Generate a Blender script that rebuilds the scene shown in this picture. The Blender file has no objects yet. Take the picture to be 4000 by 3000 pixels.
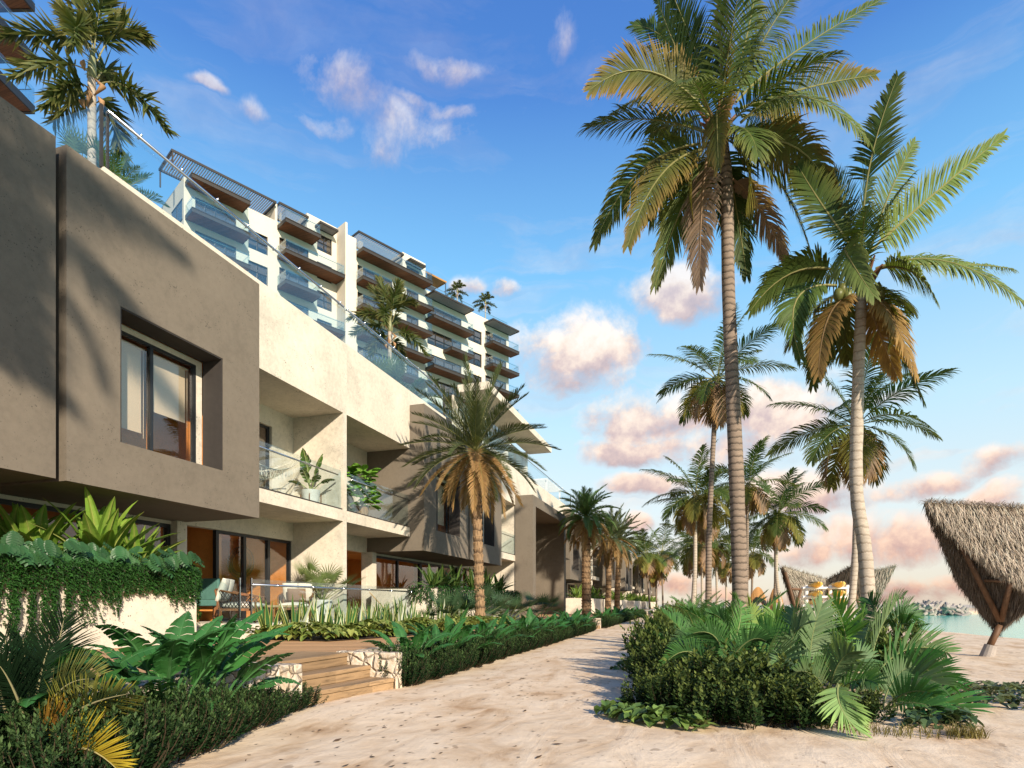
import bpy, math, random
import numpy as np
from mathutils import Vector, Matrix
D = bpy.data
SC = bpy.context.scene
COL = SC.collection
PI = math.pi
R_ = random.Random(7)

# ---------------------------------------------------------------- camera model
FPX = 2338.0
TH = math.atan(740 / FPX)
CH = 1.05
SN, CS = math.sin(TH), math.cos(TH)

def ray(u, v):
    a = (u - 2000) / FPX
    return (-SN + a * CS, CS + a * SN, (2362 - v) / FPX)
def atd(u, v, d):
    r = ray(u, v)
    return Vector((r[0] * d, r[1] * d, CH + r[2] * d))
def atx(u, v, X):
    return atd(u, v, -X / ray(u, v)[0])
def aty(u, v, y):
    return atd(u, v, y / ray(u, v)[1])
def atz(u, v, z):
    return atd(u, v, (z - CH) / ray(u, v)[2])

cam = D.cameras.new("camera")
cam.sensor_width = 36
cam.lens = 36 * FPX / 4000
cam.shift_y = (2362 - 1500) / 4000
cam.clip_start = 0.1
cam.clip_end = 20000
camo = D.objects.new("camera", cam)
COL.objects.link(camo)
camo.location = (0, 0, CH)
camo.rotation_euler = (PI / 2, 0, TH)
SC.camera = camo

# ---------------------------------------------------------------- object helpers
WL = {}

def tag(o, label=None, cat=None, group=None, kind=None):
    if label: o["label"] = label
    if cat: o["category"] = cat
    if group: o["group"] = group
    if kind: o["kind"] = kind
    return o

def thing(name, loc, label, cat, group=None):
    o = D.objects.new(name, None)
    COL.objects.link(o)
    o.location = loc
    o.empty_display_size = 0.2
    WL[o.name] = Vector(loc)
    return tag(o, label, cat, group)

class MB:
    def __init__(s):
        s.v, s.f, s.c, s.m = [], [], [], []
    def add(s, vs, fs, col=(1, 1, 1), mi=0):
        n = len(s.v)
        s.v.extend([tuple(p) for p in vs])
        if len(col) and isinstance(col[0], (tuple, list)):
            s.c.extend(col)
        else:
            s.c.extend([col] * len(vs))
        for f in fs:
            s.f.append(tuple(i + n for i in f))
            s.m.append(mi)
    def box(s, x0, x1, y0, y1, z0, z1, col=(1, 1, 1), mi=0):
        if x0 > x1: x0, x1 = x1, x0
        if y0 > y1: y0, y1 = y1, y0
        if z0 > z1: z0, z1 = z1, z0
        s.add([(x0, y0, z0), (x1, y0, z0), (x1, y1, z0), (x0, y1, z0), (x0, y0, z1), (x1, y0, z1), (x1, y1, z1), (x0, y1, z1)],
              [(3, 2, 1, 0), (4, 5, 6, 7), (0, 1, 5, 4), (1, 2, 6, 5), (2, 3, 7, 6), (3, 0, 4, 7)], col, mi)
    def obox(s, o, ax, ay, lx0, lx1, ly0, ly1, z0, z1, col=(1, 1, 1), mi=0):
        """box in a rotated ground frame: origin o, unit axes ax, ay"""
        P = []
        for z in (z0, z1):
            for a, b in ((lx0, ly0), (lx1, ly0), (lx1, ly1), (lx0, ly1)):
                P.append((o[0] + ax[0] * a + ay[0] * b, o[1] + ax[1] * a + ay[1] * b, z))
        s.add(P, [(3, 2, 1, 0), (4, 5, 6, 7), (0, 1, 5, 4), (1, 2, 6, 5), (2, 3, 7, 6), (3, 0, 4, 7)], col, mi)
    def tube(s, pts, rad, n=8, col=(1, 1, 1), mi=0, cap=True):
        pts = [Vector(p) for p in pts]
        if not isinstance(rad, (list, tuple)): rad = [rad] * len(pts)
        vs = []
        ref = None
        for i, p in enumerate(pts):
            t = (pts[min(i + 1, len(pts) - 1)] - pts[max(i - 1, 0)]).normalized()
            if ref is None:
                ref = Vector((0, 0, 1)) if abs(t.z) < 0.9 else Vector((1, 0, 0))
            a = t.cross(ref).normalized()
            b = a.cross(t).normalized()
            ref = b
            for k in range(n):
                g = 2 * PI * k / n
                vs.append(p + a * math.cos(g) * rad[i] + b * math.sin(g) * rad[i])
        fs = []
        for i in range(len(pts) - 1):
            for k in range(n):
                k2 = (k + 1) % n
                fs.append((i * n + k, i * n + k2, (i + 1) * n + k2, (i + 1) * n + k))
        if cap:
            fs.append(tuple(range(n - 1, -1, -1)))
            fs.append(tuple((len(pts) - 1) * n + k for k in range(n)))
        s.add(vs, fs, col, mi)
    def build(s, name, mats, parent=None, smooth=False, bevel=0, loc=None):
        if not isinstance(mats, (list, tuple)): mats = [mats]
        me = D.meshes.new(name)
        V = np.array(s.v, dtype=np.float64).reshape(-1, 3)
        if parent is not None:
            off = WL[parent.name]
        elif loc is not None:
            off = Vector(loc)
        else:
            off = Vector((float(V[:, 0].mean()), float(V[:, 1].mean()), float(V[:, 2].min())))
        V = V - np.array(off)
        me.from_pydata(V.tolist(), [], s.f)
        ca = me.color_attributes.new("tint", "FLOAT_COLOR", "POINT")
        cc = np.ones((len(V), 4), dtype=np.float32)
        cc[:, :3] = np.array(s.c, dtype=np.float32)
        ca.data.foreach_set("color", cc.ravel())
        for mt in mats: me.materials.append(mt)
        if len(mats) > 1: me.polygons.foreach_set("material_index", s.m)
        if smooth: me.polygons.foreach_set("use_smooth", [True] * len(s.f))
        me.update()
        o = D.objects.new(name, me)
        COL.objects.link(o)
        if parent is not None:
            o.parent = parent
        else:
            o.location = off
        WL[o.name] = off
        if bevel:
            b = o.modifiers.new("edge", "BEVEL")
            b.width = bevel; b.segments = 2; b.limit_method = "ANGLE"
        return o

def holewall(mb, axis, p0, p1, a0, a1, z0, z1, holes, col=(1, 1, 1), mi=0):
    """slab wall between planes p0 and p1 of the given axis, spanning a0..a1, z0..z1, with rectangular holes"""
    As = sorted(set([a0, a1] + [h for q in holes for h in q[:2]]))
    Zs = sorted(set([z0, z1] + [h for q in holes for h in q[2:]]))
    As = [a for a in As if a0 - 1e-6 <= a <= a1 + 1e-6]
    Zs = [z for z in Zs if z0 - 1e-6 <= z <= z1 + 1e-6]
    na, nz = len(As), len(Zs)
    def solid(i, j):
        if i < 0 or j < 0 or i >= na - 1 or j >= nz - 1: return False
        ca, cz = (As[i] + As[i + 1]) / 2, (Zs[j] + Zs[j + 1]) / 2
        return not any(q[0] < ca < q[1] and q[2] < cz < q[3] for q in holes)
    def P(p, a, z): return (p, a, z) if axis == "x" else (a, p, z)
    vs = [P(p, a, z) for p in (p0, p1) for a in As for z in Zs]
    def ix(k, i, j): return k * na * nz + i * nz + j
    fs = []
    for i in range(na - 1):
        for j in range(nz - 1):
            if not solid(i, j): continue
            for k in (0, 1):
                q = (ix(k, i, j), ix(k, i + 1, j), ix(k, i + 1, j + 1), ix(k, i, j + 1))
                fs.append(q if k else q[::-1])
            for di, dj, e in ((-1, 0, ((i, j), (i, j + 1))), (1, 0, ((i + 1, j), (i + 1, j + 1))), (0, -1, ((i, j), (i + 1, j))), (0, 1, ((i, j + 1), (i + 1, j + 1)))):
                if not solid(i + di, j + dj):
                    (a, b), (c, d) = e
                    fs.append((ix(0, a, b), ix(0, c, d), ix(1, c, d), ix(1, a, b)))
    mb.add(vs, fs, col, mi)

def kids(o): return [c for c in D.objects if c.parent == o]
def copy_tree(o, parent=None):
    c = o.copy()
    COL.objects.link(c)
    if parent is not None: c.parent = parent
    for ch in list(o.children): copy_tree(ch, c)
    return c

# ---------------------------------------------------------------- materials
class NT:
    def __init__(s, name):
        s.m = D.materials.new(name)
        s.m.use_nodes = True
        s.t = s.m.node_tree
        s.n = s.t.nodes
        s.l = s.t.links
        s.b = s.n["Principled BSDF"]
        s.out = s.n["Material Output"]
    def node(s, t, **k):
        nd = s.n.new(t)
        for a, b in k.items():
            if a in nd.inputs.keys() if isinstance(a, str) else False:
                nd.inputs[a].default_value = b
            else:
                setattr(nd, a, b)
        return nd
    def link(s, a, b): s.l.new(a, b)
    def coord(s, kind="Object", scale=(1, 1, 1)):
        c = s.node("ShaderNodeTexCoord")
        mp = s.node("ShaderNodeMapping")
        mp.inputs["Scale"].default_value = scale
        s.link(c.outputs[kind], mp.inputs[0])
        return mp.outputs[0]
    def noise(s, co, scale, detail=4, rough=0.55, dist=0):
        nd = s.node("ShaderNodeTexNoise")
        nd.inputs["Scale"].default_value = scale
        nd.inputs["Detail"].default_value = detail
        nd.inputs["Roughness"].default_value = rough
        nd.inputs["Distortion"].default_value = dist
        s.link(co, nd.inputs["Vector"])
        return nd.outputs["Fac"]
    def voro(s, co, scale, feature="F1", out="Distance", rnd=1):
        nd = s.node("ShaderNodeTexVoronoi", feature=feature)
        nd.inputs["Scale"].default_value = scale
        nd.inputs["Randomness"].default_value = rnd
        s.link(co, nd.inputs["Vector"])
        return nd.outputs[out]
    def ramp(s, fac, stops, interp="LINEAR"):
        nd = s.node("ShaderNodeValToRGB")
        nd.color_ramp.interpolation = interp
        e = nd.color_ramp.elements
        while len(e) < len(stops): e.new(0.5)
        for i, (p, c) in enumerate(stops):
            e[i].position = p
            e[i].color = (c, c, c, 1) if not isinstance(c, (tuple, list)) else (*c, 1)
        s.link(fac, nd.inputs[0])
        return nd.outputs[0]
    def math(s, op, a, b=0.0, clamp=False):
        nd = s.node("ShaderNodeMath", operation=op, use_clamp=clamp)
        for i, q in enumerate((a, b)):
            if hasattr(q, "is_output"): s.link(q, nd.inputs[i])
            else: nd.inputs[i].default_value = q
        return nd.outputs[0]
    def mix(s, fac, a, b, mode="MIX"):
        nd = s.node("ShaderNodeMix", data_type="RGBA", blend_type=mode)
        for q, i in ((fac, 0), (a, 6), (b, 7)):
            if hasattr(q, "is_output"): s.link(q, nd.inputs[i])
            else: nd.inputs[i].default_value = q if i == 0 else (*q, 1)
        return nd.outputs[2]
    def bump(s, h, strength=0.3, dist=0.02):
        nd = s.node("ShaderNodeBump")
        nd.inputs["Strength"].default_value = strength
        nd.inputs["Distance"].default_value = dist
        s.link(h, nd.inputs["Height"])
        s.link(nd.outputs[0], s.b.inputs["Normal"])
    def base(s, c):
        if hasattr(c, "is_output"): s.link(c, s.b.inputs["Base Color"])
        else: s.b.inputs["Base Color"].default_value = (*c, 1)
    def rough(s, r):
        if hasattr(r, "is_output"): s.link(r, s.b.inputs["Roughness"])
        else: s.b.inputs["Roughness"].default_value = r
    def spec(s, v): s.b.inputs["Specular IOR Level"].default_value = v

def concrete(name, c, pit=0.5, stain=0.25, sc=1.0, bump=0.25):
    q = NT(name)
    co = q.coord()
    n1 = q.noise(co, 0.7 * sc, 6, 0.62)
    n2 = q.noise(co, 9 * sc, 5, 0.7)
    f = q.math("ADD", q.math("MULTIPLY", n1, 0.6), q.math("MULTIPLY", n2, 0.4))
    lo = tuple(k * (1 - stain) for k in c); hi = tuple(min(1, k * (1 + stain * 0.7)) for k in c)
    col = q.ramp(f, [(0.32, lo), (0.5, c), (0.68, hi)])
    v = q.voro(q.coord(scale=(1, 1, 1)), 23 * sc)
    gate = q.noise(co, 3.1 * sc, 3)
    p = q.ramp(q.math("SUBTRACT", v, q.math("MULTIPLY", q.math("SUBTRACT", gate, 0.48), 0.9)), [(0.03, 1.0), (0.13, 0.0)])
    col = q.mix(q.math("MULTIPLY", p, pit), col, tuple(k * 0.33 for k in c))
    v2 = q.ramp(q.voro(co, 55 * sc), [(0.10, 1.0), (0.2, 0.0)])
    col = q.mix(q.math("MULTIPLY", v2, pit * 0.5), col, tuple(k * 0.5 for k in c))
    q.base(col); q.rough(0.85); q.spec(0.25)
    q.bump(q.math("SUBTRACT", n2, p), bump, 0.01)
    return q.m

def plain(name, c, rough=0.5, metal=0, var=0.12, sc=8, spec=0.4):
    q = NT(name)
    n = q.noise(q.coord(), sc, 4)
    q.base(q.ramp(n, [(0.3, tuple(k * (1 - var) for k in c)), (0.7, tuple(min(1, k * (1 + var)) for k in c))]))
    q.rough(rough); q.spec(spec)
    q.b.inputs["Metallic"].default_value = metal
    return q.m

def wood(name, c, along="y", plank=0.14, gap=True, dark=0.45, rough=0.6, ang=0):
    """planks running along the given axis, grain stretched along it"""
    q = NT(name)
    tc = q.node("ShaderNodeTexCoord")
    mp = q.node("ShaderNodeMapping")
    mp.inputs["Rotation"].default_value = (0, 0, ang)
    q.link(tc.outputs["Object"], mp.inputs[0])
    sep = q.node("ShaderNodeSeparateXYZ")
    q.link(mp.outputs[0], sep.inputs[0])
    ax = {"x": 0, "y": 1, "z": 2}[along]
    across = sep.outputs[0 if ax else 1]
    g = q.math("DIVIDE", across, plank)
    cell = q.math("FLOOR", g)
    wn = q.node("ShaderNodeTexWhiteNoise", noise_dimensions="1D")
    q.link(cell, wn.inputs["W"])
    cm = q.node("ShaderNodeMapping")
    scl = [22, 22, 22]; scl[ax] = 1.3
    cm.inputs["Scale"].default_value = scl
    q.link(mp.outputs[0], cm.inputs[0])
    off = q.node("ShaderNodeVectorMath", operation="ADD")
    q.link(cm.outputs[0], off.inputs[0]); q.link(wn.outputs["Color"], off.inputs[1])
    gr = q.noise(off.outputs[0], 1.0, 5, 0.65, 0.8)
    col = q.ramp(gr, [(0.3, tuple(k * dark for k in c)), (0.5, c), (0.75, tuple(min(1, k * 1.25) for k in c))])
    tone = q.ramp(wn.outputs["Value"], [(0, 0.72), (1, 1.12)])
    col = q.mix(1.0, col, tone, "MULTIPLY")
    h = gr
    if gap:
        fr = q.math("FRACT", g)
        d = q.math("MINIMUM", fr, q.math("SUBTRACT", 1.0, fr))
        gp = q.ramp(d, [(0.015, 0.0), (0.05, 1.0)])
        col = q.mix(gp, tuple(k * 0.15 for k in c), col)
        h = q.math("ADD", q.math("MULTIPLY", gr, 0.3), gp)
    q.base(col); q.rough(rough); q.spec(0.3)
    q.bump(h, 0.35, 0.006)
    return q.m

def leafmat(name, trans=0.35, rough=0.42, var=0.25, spec=0.45, vein=0):
    q = NT(name)
    at = q.node("ShaderNodeAttribute", attribute_name="tint")
    oi = q.node("ShaderNodeObjectInfo")
    n = q.noise(q.coord(), 6, 4, 0.6)
    k = q.math("ADD", q.math("MULTIPLY", n, var * 2), 1 - var)
    k = q.math("MULTIPLY", k, q.math("ADD", q.math("MULTIPLY", oi.outputs["Random"], 0.3), 0.85))
    cb = q.node("ShaderNodeCombineColor")
    for i in range(3): q.link(k, cb.inputs[i])
    col = q.mix(1.0, at.outputs["Color"], cb.outputs[0], "MULTIPLY")
    q.base(col); q.rough(rough); q.spec(spec)
    tr = q.node("ShaderNodeBsdfTranslucent")
    warm = q.mix(1.0, col, (1.35, 1.3, 0.55), "MULTIPLY")
    q.link(warm, tr.inputs["Color"])
    mx = q.node("ShaderNodeMixShader")
    mx.inputs[0].default_value = trans
    q.link(q.b.outputs[0], mx.inputs[1]); q.link(tr.outputs[0], mx.inputs[2])
    q.link(mx.outputs[0], q.out.inputs["Surface"])
    return q.m

def glass(name, tint, f0, f1, rough=0.0, gloss=(1, 1, 1)):
    q = NT(name)
    t = q.node("ShaderNodeBsdfTransparent"); t.inputs[0].default_value = (*tint, 1)
    g = q.node("ShaderNodeBsdfGlossy"); g.inputs["Roughness"].default_value = rough; g.inputs[0].default_value = (*gloss, 1)
    lw = q.node("ShaderNodeLayerWeight"); lw.inputs[0].default_value = 0.35
    mr = q.node("ShaderNodeMapRange")
    q.link(lw.outputs["Facing"], mr.inputs[0])
    mr.inputs[3].default_value = f0; mr.inputs[4].default_value = f1
    mx = q.node("ShaderNodeMixShader")
    q.link(mr.outputs[0], mx.inputs[0]); q.link(t.outputs[0], mx.inputs[1]); q.link(g.outputs[0], mx.inputs[2])
    q.link(mx.outputs[0], q.out.inputs["Surface"])
    return q.m

M = {}
M["white"] = concrete("pale_concrete", (0.60, 0.54, 0.44), 0.9, 0.3)
M["grey"] = concrete("taupe_concrete", (0.158, 0.132, 0.101), 0.6, 0.22)
M["lining"] = plain("dark_lining", (0.035, 0.03, 0.027), 0.7)
M["tower"] = concrete("tower_render", (0.60, 0.54, 0.44), 0.15, 0.1, 0.5, 0.1)
M["orange"] = concrete("ochre_plaster", (0.70, 0.29, 0.075), 0.5, 0.25, 1.3, 0.1)
M["frame"] = plain("black_frame", (0.018, 0.02, 0.023), 0.4)
M["pane"] = glass("window_glass", (0.95, 0.94, 0.91), 0.03, 0.22)
M["tpane"] = glass("tower_window_glass", (0.62, 0.6, 0.58), 0.07, 0.3)
M["rail"] = glass("balustrade_glass", (0.90, 0.955, 0.97), 0.03, 0.2)
M["steel"] = plain("brushed_steel", (0.62, 0.64, 0.66), 0.22, 1.0, 0.05)
M["dsteel"] = plain("dark_steel", (0.05, 0.043, 0.036), 0.45, 0.3)
M["blind"] = plain("blind_fabric", (0.55, 0.47, 0.37), 0.9, 0, 0.06, 60)
M["soffit"] = wood("soffit_boards", (0.19, 0.072, 0.032), "x", 0.16, True, 0.55)
M["deck"] = wood("deck_boards", (0.58, 0.335, 0.16), "y", 0.135, True, 0.6, 0.65, math.radians(68))
M["step"] = wood("step_planks", (0.36, 0.235, 0.125), "y", 0.16, False, 0.5, 0.65)
M["teak"] = wood("teak", (0.23, 0.10, 0.042), "z", 0.3, False, 0.5)
M["darkwood"] = wood("weathered_dark_wood", (0.135, 0.07, 0.036), "z", 0.3, False, 0.55)
M["lightwood"] = wood("light_wood", (0.55, 0.36, 0.18), "z", 0.3, False, 0.6)
M["cushion"] = plain("cushion_linen", (0.66, 0.6, 0.5), 0.95, 0, 0.08, 40)
M["pillow"] = plain("brown_pillow", (0.2, 0.13, 0.09), 0.95, 0, 0.1, 40)
M["teal"] = plain("teal_upholstery", (0.07, 0.17, 0.14), 0.8)
M["strap"] = plain("woven_strap", (0.045, 0.04, 0.037), 0.8)
M["pot"] = plain("white_pot", (0.68, 0.63, 0.56), 0.7, 0, 0.08, 5)
M["basket"] = wood("wicker", (0.34, 0.19, 0.08), "z", 0.03, True, 0.5)
M["rope"] = plain("cotton_rope", (0.66, 0.58, 0.46), 0.9)
M["leaf"] = leafmat("leaf", 0.3, 0.55, 0.25, 0.22)
M["broad"] = leafmat("broad_leaf", 0.2, 0.42, 0.22, 0.32)
M["small"] = leafmat("small_leaf", 0.2, 0.6, 0.3, 0.12)
M["shade"] = leafmat("shaded_leaf", 0.12, 0.8, 0.3, 0.04)
M["dry"] = leafmat("dry_leaf", 0.3, 0.7, 0.25, 0.2)
M["kayak"] = plain("yellow_kayak", (0.80, 0.50, 0.09), 0.35)
M["rackwhite"] = plain("white_paint", (0.75, 0.73, 0.7), 0.5)
M["tetra"] = concrete("breakwater_concrete", (0.33, 0.29, 0.255), 0.3, 0.2, 1)
M["canopywood"] = wood("canopy_wood", (0.4, 0.2, 0.06), "y", 0.3, False, 0.6)
M["mirror"] = plain("mirror", (0.8, 0.8, 0.8), 0.02, 1.0, 0.0)
M["bronze"] = plain("bronze_frame", (0.3, 0.2, 0.12), 0.35, 0.8)
M["soil"] = plain("soil", (0.06, 0.042, 0.03), 0.95, 0, 0.4, 5)

def thatchmat():
    q = NT("thatch")
    at = q.node("ShaderNodeAttribute", attribute_name="tint")
    q.base(at.outputs["Color"]); q.rough(0.9); q.spec(0.15)
    return q.m
M["thatch"] = thatchmat()

def barkmat(name, a, b, ring, rw=0.35):
    q = NT(name)
    tc = q.node("ShaderNodeTexCoord")
    sep = q.node("ShaderNodeSeparateXYZ"); q.link(tc.outputs["Object"], sep.inputs[0])
    n = q.noise(q.coord(scale=(6, 6, 2)), 1.0, 4, 0.6)
    zz = q.math("ADD", q.math("MULTIPLY", sep.outputs[2], ring), q.math("MULTIPLY", n, 0.9))
    fr = q.math("FRACT", zz)
    rg = q.ramp(fr, [(0.0, 1.0), (rw * 0.3, 0.85), (rw, 0.0), (0.93, 0.0), (1.0, 0.9)])
    n2 = q.noise(q.coord(scale=(9, 9, 30)), 1.0, 5, 0.7)
    n3 = q.noise(q.coord(scale=(2, 2, 1)), 1.0, 3)
    col = q.ramp(n2, [(0.3, tuple(k * 0.7 for k in a)), (0.6, a), (0.8, tuple(min(1, k * 1.25) for k in a))])
    col = q.mix(q.math("MULTIPLY", q.ramp(n3, [(0.35, 0.0), (0.7, 0.5)]), 1.0), col, tuple(k * 0.6 for k in a))
    col = q.mix(q.math("MULTIPLY", rg, q.ramp(n2, [(0.25, 0.5), (0.6, 1.0)])), col, b)
    q.base(col); q.rough(0.9); q.spec(0.2)
    q.bump(q.math("SUBTRACT", q.math("MULTIPLY", n2, 0.4), rg), 0.5, 0.012)
    return q.m
M["bark"] = barkmat("ringed_palm_bark", (0.27, 0.205, 0.155), (0.06, 0.048, 0.038), 7.0)
M["bark_pale"] = barkmat("pale_palm_bark", (0.47, 0.40, 0.32), (0.25, 0.2, 0.15), 6.0, 0.25)
M["bark_date"] = barkmat("date_palm_bark", (0.33, 0.215, 0.12), (0.07, 0.045, 0.028), 3.0, 0.3)

def sandmat():
    q = NT("sand")
    tc = q.node("ShaderNodeTexCoord")
    mp = q.node("ShaderNodeMapping"); mp.inputs["Rotation"].default_value = (0, 0, math.radians(20)); mp.inputs["Scale"].default_value = (1, 1, 1)
    q.link(tc.outputs["Object"], mp.inputs[0])
    co = mp.outputs[0]
    n1 = q.noise(co, 0.9, 5, 0.6, 0.5)
    n2 = q.noise(co, 5, 5, 0.65)
    mp2 = q.node("ShaderNodeMapping"); mp2.inputs["Scale"].default_value = (2.2, 0.8, 1); mp2.inputs["Rotation"].default_value = (0, 0, math.radians(-60))
    q.link(tc.outputs["Object"], mp2.inputs[0])
    n3 = q.noise(mp2.outputs[0], 1.1, 5, 0.65, 1.0)
    f = q.math("ADD", q.math("MULTIPLY", n1, 0.45), q.math("MULTIPLY", n3, 0.55))
    col = q.ramp(f, [(0.34, (0.42, 0.265, 0.145)), (0.43, (0.62, 0.455, 0.295)), (0.53, (0.73, 0.575, 0.405)), (0.72, (0.78, 0.645, 0.485))])
    col = q.mix(0.25, col, q.ramp(n2, [(0.35, 0.6), (0.65, 1.1)]), "MULTIPLY")
    # dark flecks of seaweed and bark
    mp3 = q.node("ShaderNodeMapping"); mp3.inputs["Scale"].default_value = (7.5, 2.6, 1); mp3.inputs["Rotation"].default_value = (0, 0, math.radians(-58))
    ds = q.node("ShaderNodeVectorMath", operation="ADD")
    nz = q.node("ShaderNodeTexNoise"); nz.inputs["Scale"].default_value = 7; nz.inputs["Detail"].default_value = 3
    q.link(tc.outputs["Object"], nz.inputs["Vector"])
    sc = q.node("ShaderNodeVectorMath", operation="SCALE"); sc.inputs["Scale"].default_value = 0.16
    q.link(nz.outputs["Color"], sc.inputs[0])
    q.link(tc.outputs["Object"], ds.inputs[0]); q.link(sc.outputs[0], ds.inputs[1]); q.link(ds.outputs[0], mp3.inputs[0])
    v = q.voro(mp3.outputs[0], 1.0)
    gate = q.noise(co, 0.8, 3)
    fl = q.ramp(q.math("SUBTRACT", v, q.math("MULTIPLY", q.math("SUBTRACT", gate, 0.42), 0.6)), [(0.06, 1.0), (0.13, 0.0)])
    v2 = q.voro(mp3.outputs[0], 3.1)
    fl2 = q.ramp(q.math("SUBTRACT", v2, q.math("MULTIPLY", q.math("SUBTRACT", n1, 0.52), 0.8)), [(0.05, 0.7), (0.14, 0.0)])
    fl = q.math("MAXIMUM", fl, fl2)
    col = q.mix(q.math("MULTIPLY", fl, 0.55), col, (0.22, 0.14, 0.085))
    q.base(col); q.rough(0.95); q.spec(0.15)
    q.bump(q.math("ADD", q.math("MULTIPLY", f, 1.0), q.math("ADD", q.math("MULTIPLY", n2, 0.3), q.math("MULTIPLY", q.noise(co, 2.6, 4, .5, .6), .55))), 0.33, 0.08)
    return q.m
M["sand"] = sandmat()

def watermat():
    q = NT("lagoon_water")
    tc = q.node("ShaderNodeTexCoord")
    sep = q.node("ShaderNodeSeparateXYZ"); q.link(tc.outputs["Object"], sep.inputs[0])
    mp = q.node("ShaderNodeMapping"); mp.inputs["Scale"].default_value = (1.1, 3.0, 1)
    q.link(tc.outputs["Object"], mp.inputs[0])
    n = q.noise(mp.outputs[0], 1.2, 4, 0.55)
    far = q.ramp(q.math("DIVIDE", sep.outputs[1], 600.0), [(0.0, (0.17, 0.62, 0.46)), (0.14, (0.14, 0.56, 0.43)), (0.3, (0.05, 0.30, 0.26)), (1.0, (0.02, 0.16, 0.2))])
    q.base(q.mix(0.5, far, q.ramp(n, [(0.35, 0.75), (0.65, 1.15)]), "MULTIPLY"))
    q.rough(0.12); q.spec(0.12)
    q.bump(n, 0.10, 0.05)
    return q.m
M["water"] = watermat()

def stonemat():
    q = NT("rubble_stone")
    co0 = q.coord()
    nz = q.node("ShaderNodeTexNoise"); nz.inputs["Scale"].default_value = 5; q.link(co0, nz.inputs["Vector"])
    sc = q.node("ShaderNodeVectorMath", operation="SCALE"); sc.inputs["Scale"].default_value = 0.09
    q.link(nz.outputs["Color"], sc.inputs[0])
    ad = q.node("ShaderNodeVectorMath", operation="ADD"); q.link(co0, ad.inputs[0]); q.link(sc.outputs[0], ad.inputs[1])
    co = ad.outputs[0]
    e = q.voro(co, 6.5, "DISTANCE_TO_EDGE")
    c = q.voro(co, 6.5, "F1", "Color")
    n = q.noise(co0, 14, 6, 0.7)
    st = q.ramp(n, [(0.3, (0.33, 0.22, 0.12)), (0.45, (0.55, 0.45, 0.33)), (0.7, (0.68, 0.62, 0.53))])
    sp = q.node("ShaderNodeSeparateColor"); q.link(c, sp.inputs[0])
    st = q.mix(0.7, st, q.ramp(sp.outputs[0], [(0, 0.65), (1, 1.2)]), "MULTIPLY")
    k = q.ramp(e, [(0.006, 0.0), (0.03, 1.0)])
    q.base(q.mix(k, (0.11, 0.08, 0.055), st)); q.rough(0.9); q.spec(0.2)
    q.bump(q.math("ADD", q.ramp(e, [(0.0, 0.0), (0.16, 1.0)]), q.math("MULTIPLY", n, 0.35)), 0.9, 0.03)
    return q.m
M["stone"] = stonemat()
# ---------------------------------------------------------------- plants
Z = Vector((0, 0, 1))
def bez(a, b, c, t): return a * ((1 - t) ** 2) + b * (2 * t * (1 - t)) + c * (t * t)
def bezt(a, b, c, t): return (b - a) * (2 * (1 - t)) + (c - b) * (2 * t)
def lerp(a, b, t): return a + (b - a) * t
def mixc(a, b, t): return tuple(lerp(x, y, t) for x, y in zip(a, b))
def jit(c, r, k=0.2):
    s = 1 + r.uniform(-k, k)
    return (c[0] * s * (1 + r.uniform(-.06, .06)), c[1] * s, c[2] * s)

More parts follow.
